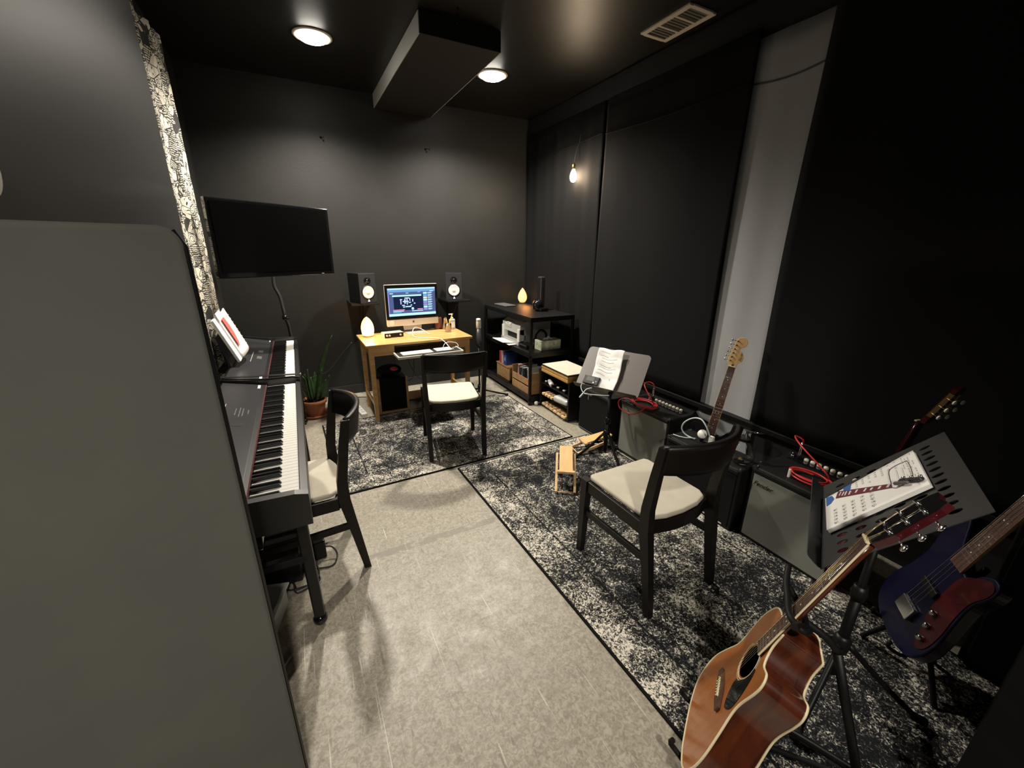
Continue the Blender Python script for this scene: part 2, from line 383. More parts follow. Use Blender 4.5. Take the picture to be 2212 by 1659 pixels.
def dup(root, loc, rotz, label, group=None):
    r = root.copy(); COL.objects.link(r); r.location = loc; r.rotation_euler = (0, 0, rotz); r['label'] = label
    if group: r['group'] = group
    for ch in list(root.children):
        c = ch.copy(); COL.objects.link(c); c.parent = r
        for g in ch.children:
            d = g.copy(); COL.objects.link(d); d.parent = c
    return r
def frame(o, x, z):
    """matrix with local x along x, local z near z"""
    x = V(x).normalized(); z = V(z); z = (z-x*z.dot(x)).normalized(); y = z.cross(x)
    R = Matrix((x, y, z)).transposed().to_4x4(); return Matrix.Translation(V(o)) @ R
def text(name, body, size, mw, matname, parent=None, ext=.0006, shear=0, align='CENTER'):
    cu = bpy.data.curves.new(name, 'FONT'); cu.body = body; cu.size = size; cu.extrude = ext; cu.align_x = align; cu.align_y = 'CENTER'; cu.shear = shear
    t = bpy.data.objects.new('tmp', cu); COL.objects.link(t)
    dg = bpy.context.evaluated_depsgraph_get(); me = bpy.data.meshes.new_from_object(t.evaluated_get(dg)); bpy.data.objects.remove(t)
    me.materials.clear(); me.materials.append(M[matname]); me.transform(mw)
    o = bpy.data.objects.new(name, me); COL.objects.link(o); o.parent = parent; return o

# ------------------------------------------------------------------ camera (iPhone-like wide lens)
def cam_setup():
    f = 874.0; cx, cy = 1106, 829.5
    vy = V((627-cx, 533-cy, f)).normalized(); vz = V((1080-cx, 3450-cy, f)).normalized()
    vz = -(vz-vy*vz.dot(vy)).normalized(); vx = vy.cross(vz)
    # rows: world axes in camera coords (x right, y down, z fwd)
    right = V((vx.x, vy.x, vz.x)); down = V((vx.y, vy.y, vz.y)); fwd = V((vx.z, vy.z, vz.z))
    Mx = Matrix((right, -down, -fwd)).transposed().to_4x4(); Mx.translation = (0, 0, 1.55)
    cd = bpy.data.cameras.new('camera'); cd.sensor_width = 36; cd.sensor_fit = 'HORIZONTAL'; cd.lens = f/2212*36; cd.clip_start = .02
    co = bpy.data.objects.new('camera', cd); COL.objects.link(co); co.matrix_world = Mx; SC.camera = co
cam_setup()
# ------------------------------------------------------------------ the room
XL, XN, XR, YB, YF, ZC = -.62, -.5, 2.6, 4.6, -1.4, 2.93
m = MB(); m.box(((XL+XR)/2-.25, (YB+YF)/2, -.05), (XR-XL+.8, YB-YF+.3, .1)); struct(m.build('floor', 'floor'))
m = MB(); m.box(((XL+XR)/2-.25, (YB+YF)/2, ZC+.05), (XR-XL+.8, YB-YF+.3, .1)); struct(m.build('ceiling', 'ceil'))
m = MB(); m.box(((XL+XR)/2, YB+.05, ZC/2), (XR-XL+.3, .1, ZC)); struct(m.build('wall_back', 'wall'))
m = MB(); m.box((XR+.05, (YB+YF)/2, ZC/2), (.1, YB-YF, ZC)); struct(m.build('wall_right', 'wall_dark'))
m = MB(); m.box((XL-.05, (YB+2.87)/2, ZC/2), (.1, YB-2.87, ZC)); struct(m.build('wall_left', 'wall'))
m = MB(); m.box((XN-.1, (2.87+1.06)/2, ZC/2), (.2, 2.87-1.06, ZC)); struct(m.build('wall_left_near', 'wallL'))
m = MB(); m.box((-1.02, (1.16+YF)/2, ZC/2), (.1, 1.16-YF, ZC)); m.box((-.83, 1.11, ZC/2), (.28, .1, ZC)); struct(m.build('wall_left_entry', 'wallL'))
m = MB(); m.box(((XL+XR)/2-.25, YF-.05, ZC/2), (XR-XL+.8, .1, ZC)); struct(m.build('wall_front', 'wall'))
m = MB(); m.box(((XL+XR)/2, YB-.006, .05), (XR-XL-.01, .012, .10), bev=.002); struct(m.build('baseboard_back', 'wallL'))
m = MB(); m.box((XR-.03, 1.7, .455), (.06, 6.0, .035), bev=.004); struct(m.build('trim_1', 'blackm'))

# boxed duct on the ceiling
m = MB(); m.box((1.17, (2.98+YB)/2, ZC-.06), (.555, YB-2.98, .12), bev=.003)
t = thing('duct_box', 'long dark boxed-in duct hanging below the ceiling between the two ceiling lights', 'duct'); m.build('box', 'wall_dark', t)
for s in (-1, 1): MB().box((1.17+s*.2795, (2.985+YB)/2, ZC-.06), (.006, YB-2.99, .116)).build('lit_side', 'duct_side_lit', t)  # thin pale sides on the black duct, lamp light painted as colour

# ceiling lights
def ceiling_light(x, y, label, energy):
    t = thing('ceiling_light', label, 'ceiling light', (x, y, ZC), group='round ceiling lights')
    MB().lathe([(.128, 0), (.128, -.004), (.118, -.009), (.10, -.007), (.092, -.002), (.092, 0)]).build('trim_ring', 'ventw', t)
    MB().lathe([(.089, -.004), (.089, -.012), (.080, -.026), (.055, -.034), (.001, -.037)], seg=32).build('lens', 'lamp_bulb', t)
    ld = bpy.data.lights.new('ceiling_light_beam', 'SPOT'); ld.energy = energy; ld.color = (1, .915, .79); ld.spot_size = math.radians(150); ld.spot_blend = .7; ld.shadow_soft_size = .07
    lo = bpy.data.objects.new('ceiling_light_beam', ld); COL.objects.link(lo); lo.parent = t; lo.location = (0, 0, -.10)
    return t
ceiling_light(.335, 3.66, 'lit round ceiling light left of the boxed duct, above the big screen', 265)
ceiling_light(1.70, 3.66, 'lit round ceiling light right of the boxed duct, above the black shelf unit', 265)
ceiling_light(0, -1.1, 'lit round ceiling light behind the camera, out of the view', 215)
# vent
t = thing('ceiling_vent', 'cream metal air vent with three dusty panels on the ceiling', 'air vent', (2.39, 2.345, ZC))
m = MB()
for x in (-.10, .10): m.box((x, 0, -.006), (.035, .40, .012), bev=.002)
for y in (-.19, -.065, .065, .19): m.box((0, y, -.006), (.17, .018 if abs(y) < .1 else .03, .011), bev=.002)
m.build('frame', 'ventw', t)
MB().box((0, 0, -.002), (.19, .37, .004)).build('backing', 'ventd', t)
for k in range(14):
    y = -.17+k*.026
    MB().box((0, y, -.0055), (.17, .004, .004), rot=Matrix.Rotation(.5, 3, 'X')).build('slat', 'ventd', t)

# small hooks
def hook(p, d, label):
    p = V(p); d = V(d); m = MB(); m.tube([p, p+d*.5, p+d+V((0, 0, -.012)), p+d*1.15+V((0, 0, .008))], .003, 6, sm=4); m.cyl(p, p+d*.12, .009)
    tag(m.build('wall_hook', 'blackm'), label, 'hook', 'small hooks on the walls and ceiling')
hook((.385, YB, 2.51), (.02, -.05, 0), 'tiny dark hook on the back wall, above and right of the big screen')
hook((1.37, YB, 2.515), (.03, -.05, 0), 'tiny dark hook on the back wall, below the boxed duct')
hook((1.10, 2.86, ZC-.005), (0, .02, -.05), 'tiny metal hook on the ceiling in front of the boxed duct')

# hanging fabric on the right wall
def fabric(y0, y1, z0, z1, x, amp, label, mt, seed, freq=5, nu=60, seamz=None, name='fabric_panel'):
    rnd = random.Random(seed); ph = [rnd.uniform(0, 6) for _ in range(5)]; fr = [freq*rnd.uniform(.6, 1.8) for _ in range(5)]
    def fn(u, v):
        y = y0+(y1-y0)*u; z = z0+(z1-z0)*v
        d = sum(math.sin(y*fr[k]*3+ph[k]+z*.25*k) for k in range(5))/5
        return (x+amp*d*(.55+.45*(1-v)), y+.006*math.sin(z*3+ph[0]), z)
    t = thing(name, label, 'fabric panel', (0, 0, 0), group='fabric panels on the right wall')
    MB().grid(fn, nu, 24).build('cloth', mt, t, solid=.006)
    if seamz:
        m = MB(); m.tube([V(fn(k/30, (seamz-z0)/(z1-z0)))+V((-.006, 0, .02*math.sin(PI*k/30)*-1)) for k in range(31)], .0045, 6)
        m.build('seam', 'fab_black' if mt == 'fab_black' else 'greywall', t)
    MB().bar((x+.012, y0, z1-.01), (x+.012, y1, z1-.01), .02, .025).build('hanging_rail', 'black', t)
    return t
fabric(3.215, 4.56, .48, 2.76, 2.565, .022, 'folded black fabric panel at the back corner, behind the bare bulb', 'fab_black', 3, 7, seamz=2.52)
fabric(1.86, 3.185, .48, 2.76, 2.555, .007, 'flat black fabric panel between the dark slit and the grey strip', 'fab_black', 5, 3, seamz=2.50)
fabric(1.45, 1.875, .12, 2.715, 2.585, .007, 'narrow light grey fabric strip on the right wall', 'fab_grey', 8, 6, nu=40, seamz=2.49)
fabric(-1.3, 1.47, .48, 2.80, 2.55, .008, 'wide black fabric panel nearest the camera on the right wall', 'fab_black', 12, 2.5, seamz=None)

# patterned tapestry
def fn(u, v):
    y = 2.88+.78*u; z = .50+2.24*v
    return (-.565+.022*math.sin(y*23)+.012*math.sin(y*41+1)+.02*u, y+.012*math.sin(z*9)+.006*math.sin(z*31), z+.02*math.sin(y*9))
t = thing('tapestry', 'tall cream cloth covered in black doodles hanging behind the keyboards', 'tapestry')
MB().grid(fn, 70, 60).build('cloth', 'doodle', t, solid=.004)
MB().cyl((-.575, 2.88, 2.76), (-.575, 3.66, 2.76), .008).build('hanging_rod', 'blackm', t)

# white round thermostat on the near left wall
t = thing('round_thermostat', 'white round disc on the black left wall, cut by the frame edge', 'thermostat', (XN, 1.178, 1.69))
MB().lathe([(.066, 0), (.066, .012), (.06, .02), (.001, .022)], ax=(1, 0, 0), seg=32).build('cover', 'white', t)
MB().lathe([(.072, 0), (.072, .006), (.001, .007)], ax=(1, 0, 0), seg=32).build('back_plate', 'lgrey', t)

# foreground felt partition
E_ = V((-.172, .955, 0)); d = V((-.96, -.27, 0)).normalized(); t = thing('felt_partition', 'large olive grey felt partition with rounded top corners in the left foreground', 'partition', E_, mw=None)
ang = math.atan2(d.y, d.x); t.rotation_euler = (0, 0, ang)
Hh = 1.583; W_ = .60; r = .035
out = [(0, .03), (W_, .03), (W_, Hh-r)]+[(W_-r+r*math.cos(a*PI/16), Hh-r+r*math.sin(a*PI/16)) for a in range(1, 9)]+[(r*math.cos(PI/2+a*PI/16), Hh-r+r*math.sin(PI/2+a*PI/16)) if 0 else (r-r*math.sin(a*PI/16), Hh-r+r*math.cos(a*PI/16)) for a in range(0, 9)]
m = MB(); m.prism(out, -.025, .025); m.xf(Matrix.Rotation(PI/2, 4, 'X'))
o = m.build('felt_board', 'panel_grey', t); b = o.modifiers.new('bev', 'BEVEL'); b.width = .010; b.segments = 4; b.limit_method = 'ANGLE'
for p in o.data.polygons: p.use_smooth = False
m = MB(); m.tube([(x, 0, z) for x, z in [(-.003, .03), (-.003, Hh-r), (r*.3, Hh-r*.3+.003)]], .006, 6); m.build('edge_piping', 'black', t)
for x in (.06, W_-.06): MB().box((x, 0, .015), (.04, .30, .03), bev=.008).build('foot', 'black', t)

# right foreground dark panels
t = thing('black_cabinet', 'plain black cabinet standing in the dark beyond the bass, right of the rug', 'cabinet', (2.13, -.08, 0))
MB().box((.18, 0, .66), (.36, .62, 1.28), bev=.006).build('body', 'deep', t)
MB().box((-.004, 0, .66), (.008, .58, 1.22), bev=.003).build('door', 'deep', t)
MB().box((.18, 0, .01), (.34, .58, .02)).build('plinth', 'black', t)
t = thing('black_door_panel', 'black upright door edge in the bottom right corner of the view', 'door panel', (1.38, .07, 0))
MB().box((.02, -.33, 1.05), (.045, .66, 2.1), bev=.004).build('panel', 'deep', t)

# rugs
def rug(name, cx, cy, hx, hy, label, seed, rz=0):
    t = thing(name, label, 'rug', (cx, cy, 0), rz, 'distressed black and cream rugs')
    MB().box((0, 0, .004), (2*hx-.012, 2*hy-.012, .008)).build('pile', mk_rug('rug_'+str(seed), hx, hy, seed), t)
    m = MB()
    for s in (-1, 1): m.box((s*(hx-.003), 0, .0045), (.012, 2*hy, .009), bev=.002); m.box((0, s*(hy-.003), .0045), (2*hx-.012, .012, .009), bev=.002)
    m.build('bound_edge', 'fab_black', t)
rug('area_rug', .995, 3.19, .94, .63, 'black and cream distressed rug under the wooden desk and its chair', 3.1, math.radians(1.8))
rug('area_rug', 1.526, 1.21, .612, 1.335, 'long black and cream distressed rug under the footstool and the nearest chair', 11.7, math.radians(1.7))
# ------------------------------------------------------------------ chairs
def make_chair(label, loc, rz):
    t = thing('dining_chair', label, 'chair', loc, rz, 'black wooden chairs with cream seats')
    # seat cushion (trapezoid, rounded)
    out = [(-.185, .205), (.185, .205), (.20, .18), (.195, -.15), (.17, -.19), (.10, -.212), (0, -.22), (-.10, -.212), (-.17, -.19), (-.195, -.15), (-.20, .18)]
    o = MB().prism(out, .432, .458).build('seat_cushion', 'cream', t)
    b = o.modifiers.new('bev', 'BEVEL'); b.width = .011; b.segments = 3; b.limit_method = 'ANGLE'
    m = MB()
    m.bar((-.20, .20, .402), (.20, .20, .402), .022, .06); m.build('seat_rail', 'blackwood', t)
    m = MB(); m.tube([(-.20, -.17, .402), (-.12, -.205, .402), (0, -.218, .402), (.12, -.205, .402), (.20, -.17, .402)], .01, 4, sm=4)
    m = MB()
    P = spline([(-.20, -.175, 0), (-.10, -.207, 0), (0, -.218, 0), (.10, -.207, 0), (.20, -.175, 0)], 5)
    for i in range(len(P)-1): m.bar(P[i]+V((0, 0, .402)), P[i+1]+V((0, 0, .402)), .022, .06)
    m.build('seat_rail', 'blackwood', t)
    for s in (-1, 1):
        m = MB(); m.bar((s*.205, .20, .402), (s*.205, -.18, .402), .022, .062, bev=.003); m.build('seat_rail', 'blackwood', t)
        m = MB(); m.bar((s*.205, .19, .25), (s*.209, -.235, .27), .018, .034, bev=.003); m.build('stretcher', 'blackwood', t)
        # front leg, tapered
        m = MB()
        def leg(secs):
            rings = [[m.bm.verts.new((cx+sx*wx/2, cy+sy*wy/2, z)) for sx, sy in ((-1, -1), (1, -1), (1, 1), (-1, 1))] for cx, cy, z, wx, wy in secs]
            m.skin(rings, 0, True, True, False)
        leg([(s*.208, .212, 0, .030, .032), (s*.207, .207, .25, .036, .038), (s*.205, .205, .436, .038, .042)])
        m.build('leg', 'blackwood', t)
        # rear leg sweeping into back post
        m = MB()
        leg([(s*.206, -.272, 0, .030, .032), (s*.208, -.238, .22, .034, .042), (s*.212, -.205, .42, .036, .052), (s*.216, -.205, .52, .034, .046), (s*.222, -.228, .68, .030, .040), (s*.226, -.252, .825, .026, .034)])
        m.build('leg', 'blackwood', t)
    # curved backrest
    def fn(u, v):
        x = -.228+.456*u; z = .705+.125*v; bow = .085*(1-(2*u-1)**2)
        z2 = z+.0*u
        return (x, -.232-bow-.02*v, z2 + (.012*(1-(2*u-1)**2) if v > .5 else 0))
    MB().grid(fn, 24, 6).build('backrest', 'blackwood', t, solid=.022)
    return t
c1 = make_chair('black wooden chair with cream seat, tucked in at the desk', (.985, 2.935, .009), math.radians(-10.7))
c2 = dup(c1, (-.15, 2.02, 0), math.radians(92), 'black wooden chair with cream seat, pushed under the keyboard')
c3 = dup(c1, (1.385, 1.215, .009), math.radians(1), 'black wooden chair with cream seat, nearest the camera on the rug')

# ------------------------------------------------------------------ keyboards
def keyboard(y0, y1, label, logo, detail, z=.745, ends=(.03, .03)):
    """players sit on +X side; keys run along Y; local origin at floor below near end"""
    L = y1-y0; t = thing('digital_piano', label, 'keyboard', (0, y0, 0), 0, 'digital pianos end to end')
    kx0, kx1 = -.238, -.088
    prof = [(-.062, .655), (-.062, .752), (-.085, .758), (-.086, .738), (kx0-.004, .738), (kx0-.004, .757), (-.262, .760), (-.455, .800), (-.470, .79), (-.470, .655)]
    m = MB(); m.prism([(x, z) for x, z in prof], -(L-.03), -.03); m.xf(Matrix.Rotation(PI/2, 4, 'X')); m.build('body', 'piano', t)
    for yy, ew in ((ends[0]/2, ends[0]/2), (L-ends[1]/2, ends[1]/2)):
        m = MB(); m.prism([(-.060, .650), (-.060, .768), (-.10, .778), (-.26, .782), (-.46, .812), (-.478, .80), (-.478, .650)], -ew, ew); m.xf(Matrix.Translation((0, yy, 0)) @ Matrix.Rotation(PI/2, 4, 'X')); m.build('end_block', 'piano', t)
    # glossy control panel
    m = MB(); m.quad([(-.264, .04, .7615), (-.264, L-.04, .7615), (-.452, L-.04, .8010), (-.452, .04, .8010)])
    m.build('control_panel', 'satin', t)
    MB().box((kx0-.006, L/2, .7525), (.008, L-.06, .010), bev=.001).build('felt_strip', 'felt_red', t)
    n = 52; k0 = .045; pitch = (L-.09)/n
    base = None; mesh = None
    for i in range(n):
        y = k0+pitch*(i+.5)
        if mesh is None:
            o = MB().box((0, 0, 0), (kx1-kx0, pitch-.0009, .018), bev=.0012, seg=1).build('white_key', 'key_white', t); mesh = o.data
        else: o = bpy.data.objects.new('white_key', mesh); COL.objects.link(o); o.parent = t
        o.location = ((kx0+kx1)/2, y, .742)
    mesh = None
    for i in range(n-1):
        if (i+5) % 7 in (2, 6): continue
        y = k0+pitch*(i+1)
        if mesh is None:
            m = MB(); a = [(-.0475, -.0055), (.0475, -.0055), (.0475, .0055), (-.0475, .0055)]
            lo = [m.bm.verts.new((x, yy, 0)) for x, yy in a]; hi = [m.bm.verts.new((x-(.006 if x > 0 else 0), yy*.8, .0125)) for x, yy in a]
            m.skin([lo, hi], 0, True, True, False); o = m.build('black_key', 'key_black', t); mesh = o.data
        else: o = bpy.data.objects.new('black_key', mesh); COL.objects.link(o); o.parent = t
        o.location = (kx0+.0475, y, .751)
    # panel prints
    def on_panel(x, y): k = (-.264-x)/.188; return V((x, y, .7615+k*.0395+.0006))
    def stripe(x0, y0_, x1, y1_, name='panel_print', mt='lgrey'):
        p = [on_panel(x0, y0_), on_panel(x1, y0_), on_panel(x1, y1_), on_panel(x0, y1_)]
        m = MB(); m.quad(p); return m
    for (a, b, c_, d_) in logo: stripe(a, b, c_, d_).build('logo_print', 'white', t)
    for (a, b, c_, d_, mt) in detail: stripe(a, b, c_, d_).build('panel_print', mt, t)
    return t
near = keyboard(1.345, 2.765, 'near digital piano with dark control panel, ending beside the felt partition',
    [(-.283, 1.31, -.270, 1.375)],
    [(-.40, .80, -.397, 1.02, 'lgrey'), (-.35, .72, -.31, .76, 'black'), (-.352, .86, -.348, .96, 'grey'), (-.335, .84, -.331, .97, 'grey'), (-.322, .85, -.318, .96, 'grey'), (-.30, .88, -.296, .94, 'grey'), (-.40, .20, -.385, .23, 'lgrey'), (-.37, .50, -.35, .55, 'black'), (-.40, .62, -.398, .70, 'lgrey')], ends=(.03, .012))
text('logo_print', 'R', .030, Matrix.Translation((-.29, .12, .7682)) @ Matrix.Rotation(PI/2, 4, 'Z'), 'white', near)
far = keyboard(2.785, 4.13, 'far digital piano, its far end reaching towards the back wall',
    [(-.286, .06, -.272, .13), (-.276, 1.25, -.268, 1.30)],
    [(-.362, .50, -.359, .80, 'lgrey'), (-.33, .60, -.30, .68, 'grey'), (-.33, .80, -.30, .88, 'grey')], ends=(.012, .03))
# folded music rest of the far piano
m = MB(); m.prism([(.28, 0), (1.16, 0), (1.10, .20), (.34, .20)], -.004, .004)
m.xf(Matrix.Translation((-.446, 0, .806)) @ Matrix.Rotation(-.30, 4, 'Y') @ Matrix(((0, 0, 1, 0), (1, 0, 0, 0), (0, 1, 0, 0), (0, 0, 0, 1))))
m.build('music_rest', 'black', far)
# thin dust cover bar between the pianos
t = thing('flat_bar', 'thin dark bar lying across the joint between the two keyboards', 'bar', (0, 2.775, 0))
MB().box((-.262, 0, .806), (.415, .024, .005), bev=.002, rot=Matrix.Rotation(.075, 3, 'Y')).build('bar', 'blackm', t)
MB().ell((-.055, 0, .79), .007, .007, .007).build('end_cap', 'chrome', t)

# stands
def kstand(y0, y1, label, flip=1):
    t = thing('keyboard_stand', label, 'stand', (0, 0, 0), 0, 'black keyboard stands')
    ym = (y0+y1)/2
    for yy, s in ((y0, 1), (y1, -1)):
        for x, nm in ((-.105, 1), (-.43, 0)):
            m = MB(); m.bar((x, yy+.10*s, .65), (x, yy+.215*s, .055), .042, .034, bev=.006)
            lg = m.build('leg', 'black', t)
            MB().ell((x, yy+.220*s, .028), .030, .030, .027).build('ball_foot', 'gloss', lg)
        MB().bar((-.40, yy+.14*s, .42), (-.105, yy+.14*s, .42), .03, .03, bev=.004).build('crossbar', 'black', t)
        MB().bar((-.47, yy+.10*s, .638), (-.07, yy+.10*s, .638), .05, .022, bev=.004).build('support_arm', 'black', t)
    MB().bar((-.40, y0+.14, .50), (-.40, y1-.14, .50), .03, .05, bev=.004).build('rail', 'black', t)
    MB().bar((-.40, y0+.16, .30), (-.40, y1-.16, .30), .03, .03, bev=.004).build('rail', 'black', t)
    return t
kstand(1.345, 2.765, 'black stand with slanted leg and ball foot under the near keyboard')
kstand(2.785, 4.13, 'black stand with slanted legs under the far keyboard')
# pedals + adapter
t = thing('power_adapter', 'black power adapter with a looping cable on the floor under the near keyboard', 'power adapter', (-.085, 2.02, 0), .1)
MB().box((0, 0, .055), (.06, .09, .11), bev=.008).build('body', 'black', t)
MB().tube([(.03, -.03, .06), (.06, -.04, .05), (.075, -.07, .02), (.05, -.12, .006), (0, -.12, .006), (-.08, -.08, .006), (-.14, -.05, .006)], .004, 6, sm=6).build('cable', 'cable_black', t)
t = thing('pedal_unit', 'black pedal unit on the floor under the near keyboard, behind the slanted leg', 'pedals', (-.25, 2.02, 0), 0)
MB().box((0, 0, .05), (.17, .32, .10), bev=.01).build('housing', 'black', t)
for k in range(3): MB().box((.10, -.10+k*.10, .035), (.05, .030, .014), bev=.005).build('pedal', 'gloss', t)
t = thing('cable_tangle', 'tangled black cables on the floor below the pedal unit', 'cable', (-.17, 1.87, 0))
rn = random.Random(3); pts = [(.06*math.cos(k*.9)+rn.uniform(-.03, .03), .06*math.sin(k*.9)+rn.uniform(-.03, .03), .005+.004*(k % 4)) for k in range(26)]
MB().tube(pts, .004, 6, sm=5).build('cord', 'cable_black', t)
t = thing('plastic_tray', 'clear plastic tray on the floor, half hidden by the felt partition', 'tray', (-.326, 1.649, 0), -.276)
m = MB()
w, l, h = .062, .12, .10
for s in (-1, 1): m.box((s*w, 0, h/2), (.006, 2*l, h)); m.box((0, s*l, h/2), (2*w, .006, h))
m.box((0, 0, .004), (2*w, 2*l, .008)); m.build('tray', 'plastic_clear', t)
m = MB()
for s in (-1, 1): m.box((s*(w+.006), 0, h), (.018, 2*l+.03, .008), bev=.002); m.box((0, s*(l+.006), h), (2*w, .018, .008), bev=.002)
m.build('rim', 'plastic_clear', t)

# book on the music rest
F = frame((-.40, 3.16, .835), (.10, 1, .12), (1, -.35, .32))
t = thing('music_book', 'open white songbook with a red print, tilted on the far piano music rest', 'book', mw=F)
def page(x0, x1, z, curl): return lambda u, v: (x0+(x1-x0)*u, .30*v, z+curl*math.sin(PI*u))
m = MB(); m.box((-.022, .145, .002), (.062, .30, .020), bev=.006); m.build('left_pages', 'paper', t)
m = MB(); m.grid(page(.012, .235, .010, .014), 10, 8); m.build('right_pages', 'paper', t, solid=.010)
m = MB(); m.prism([(.04, .07), (.075, .09), (.10, .15), (.105, .21), (.095, .27), (.04, .27)], .0285, .0295); m.build('red_picture', 'red_print', t)
m = MB()
for k in range(9): m.box((.165, .04+k*.027, .0275), (.085, .004, .001))
m.build('printed_lines', 'inkg', t)
m = MB(); m.box((.06, .292, .022), (.10, .05, .003)); m.build('page_marker', 'paper', t)

# ------------------------------------------------------------------ big screen
TR, TL = V((.305, 3.85, 1.84)), V((-.448, 3.385, 1.853))
x = (TR-TL); Wt = x.length; x.normalize(); F = frame((TL+TR)/2-V((0, 0, .25)), x, (0, 0, 1))
F = Matrix.Translation((TL+TR)/2-V((0, 0, .255))) @ Matrix((x, V((0, 0, 1)).cross(x), V((0, 0, 1)))).transposed().to_4x4()
t = thing('television', 'large black wall screen turned towards the room in the left back corner', 'television', mw=F)
MB().box((0, .02, 0), (Wt, .045, .51), bev=.006).build('housing', 'gloss', t)
MB().box((0, -.004, .008), (Wt-.05, .004, .455)).build('screen', 'screen_off', t)
m = MB(); m.bar((0, .04, 0), (-.12, .40, 0), .05, .06); m.bar((-.12, .40, 0), (.05, .75, 0), .05, .06); m.build('wall_arm', 'blackm', t)
for xx in (.33,): MB().box((xx, -.005, -.243), (.02, .004, .004)).build('brand_mark', 'silver', t)
t = thing('cable_sleeve', 'dark bundled cable sleeve hanging below the big screen', 'cable', (-.145, 4.26, 0))
MB().tube([(-.02, .0, 1.34), (-.03, 0, 1.22), (.0, 0, 1.12), (.01, 0, 1.0), (.012, .02, .93), (.03, .05, .84), (.03, .12, .60), (.0, .2, .3), (0, .25, .02)], .014, 8, sm=5).build('sleeve', 'satin', t)
m = MB(); m.lathe([(.02, -.02), (.024, -.01), (.024, .01), (.02, .02)], (.012, .02, .93), (0, .1, 1)); m.cyl((.012, .0, .93), (.04, -.03, .925), .008); m.build('clamp', 'gloss', t)

# potted plant
t = thing('potted_snake_plant', 'snake plant with upright leaves in a terracotta pot by the far keyboard', 'potted plant', (.0, 4.10, 0))
MB().lathe([(.075, .012), (.098, .12), (.100, .13), (.112, .132), (.112, .165), (.100, .165), (.096, .15), (.01, .15)], seg=32, caps=False).build('pot', 'terra', t)
MB().lathe([(.075, 0), (.12, .004), (.132, .026), (.124, .026), (.11, .012), (.01, .010)], seg=32).build('saucer', 'terra', t)
MB().lathe([(.001, .148), (.094, .150), (.001, .153)], seg=20).build('soil', 'soil', t)
rnd = random.Random(4)
def leaf(base, tip, bend, w, tw):
    base, tip = V(base), V(tip); mid = (base+tip)/2+V(bend); P = [base*(1-s)**2+mid*2*s*(1-s)+tip*s*s for s in [k/10 for k in range(11)]]
    m = MB(); side = V((math.cos(tw), math.sin(tw), 0))
    g = [[m.bm.verts.new(p+side*sx*w*(math.sin(PI*min(1, (i/10)*.72+.28))**.7)+side.cross(V((0, 0, 1)))*abs(sx)*w*.3) for sx in (-1, 0, 1)] for i, p in enumerate(P)]
    for i in range(10):
        for j in range(2): f = m.bm.faces.new((g[i][j], g[i][j+1], g[i+1][j+1], g[i+1][j])); f.smooth = True
    m.build('leaf', 'leaf', t, solid=.003)
leaf((.02, 0, .15), (.23, -.06, .78), (-.02, 0, .12), .022, .2)
for (dx, dy, h_) in ((.10, -.03, .46), (.04, .05, .42), (-.02, -.05, .48), (-.07, .02, .40), (.07, -.08, .36), (-.05, -.06, .44), (.13, .02, .34), (0, .02, .38), (-.10, -.02, .30), (.16, -.05, .40)):
    leaf((dx*.4, dy*.5, .15), (dx, dy, h_), (rnd.uniform(-.02, .02), 0, .03), .024, rnd.uniform(0, 3))
# ------------------------------------------------------------------ desk
DX, DY = .46, 3.62   # front-left corner
t = thing('wooden_desk', 'golden wooden desk with a pull-out keyboard tray', 'desk', (DX, DY, 0), math.radians(.8))
W, D, Z = 1.0, .54, .74
MB().box((W/2, D/2, Z-.011), (W, D, .022), bev=.004).build('desktop', 'bamboo', t)
for x in (.045, W-.045):
    for y in (.045, D-.045):
        m = MB(); rings = [[m.bm.verts.new((x+sx*w/2, y+sy*w/2, z)) for sx, sy in ((-1, -1), (1, -1), (1, 1), (-1, 1))] for z, w in ((.009 if y < .1 else 0, .032), (Z-.022, .046))]
        m.skin(rings, 0, True, True, False); m.build('leg', 'bamboo', t)
m = MB(); m.bar((.045, D-.045, Z-.065), (W-.045, D-.045, Z-.065), .02, .085); m.build('back_apron', 'bamboo', t)
for x in (.045, W-.045):
    m = MB(); m.bar((x, .06, Z-.065), (x, D-.06, Z-.065), .02, .085); m.build('side_apron', 'bamboo', t)
    m = MB(); m.bar((x, .06, .16), (x, D-.06, .16), .018, .03); m.build('stretcher', 'bamboo', t)
MB().box((.155, .032, Z-.065), (.185, .02, .085), bev=.002).build('front_apron', 'bamboo', t)
MB().box((W-.155, .032, Z-.065), (.185, .02, .085), bev=.002).build('front_apron', 'bamboo', t)
tr = MB().box((.53, .02, .645), (.60, .40, .014), bev=.003).build('keyboard_tray', 'tray_dark', t)
MB().box((.53, -.185, .645), (.60, .012, .022), bev=.003).build('tray_lip', 'ventw', tr)
for s in (0, 1): MB().box((.235+s*.59, .02, .648), (.012, .40, .02), bev=.002).build('tray_lip', 'ventw', tr)
ZT = .652
t = thing('computer_keyboard', 'slim white computer keyboard on the desk tray', 'keyboard', (DX+.42, DY-.085, ZT), .03)
MB().box((0, 0, .005), (.28, .115, .008), bev=.002).build('base', 'silver', t)
m = MB()
for i in range(14):
    for j in range(5): m.box((-.127+i*.0195, -.042+j*.021, .0105), (.017, .018, .003))
m.build('keys', 'white', t)
t = thing('trackpad', 'white square trackpad on the desk tray', 'trackpad', (DX+.675, DY-.06, ZT), .03)
MB().box((0, 0, .005), (.155, .115, .009), bev=.002).build('pad', 'white', t)

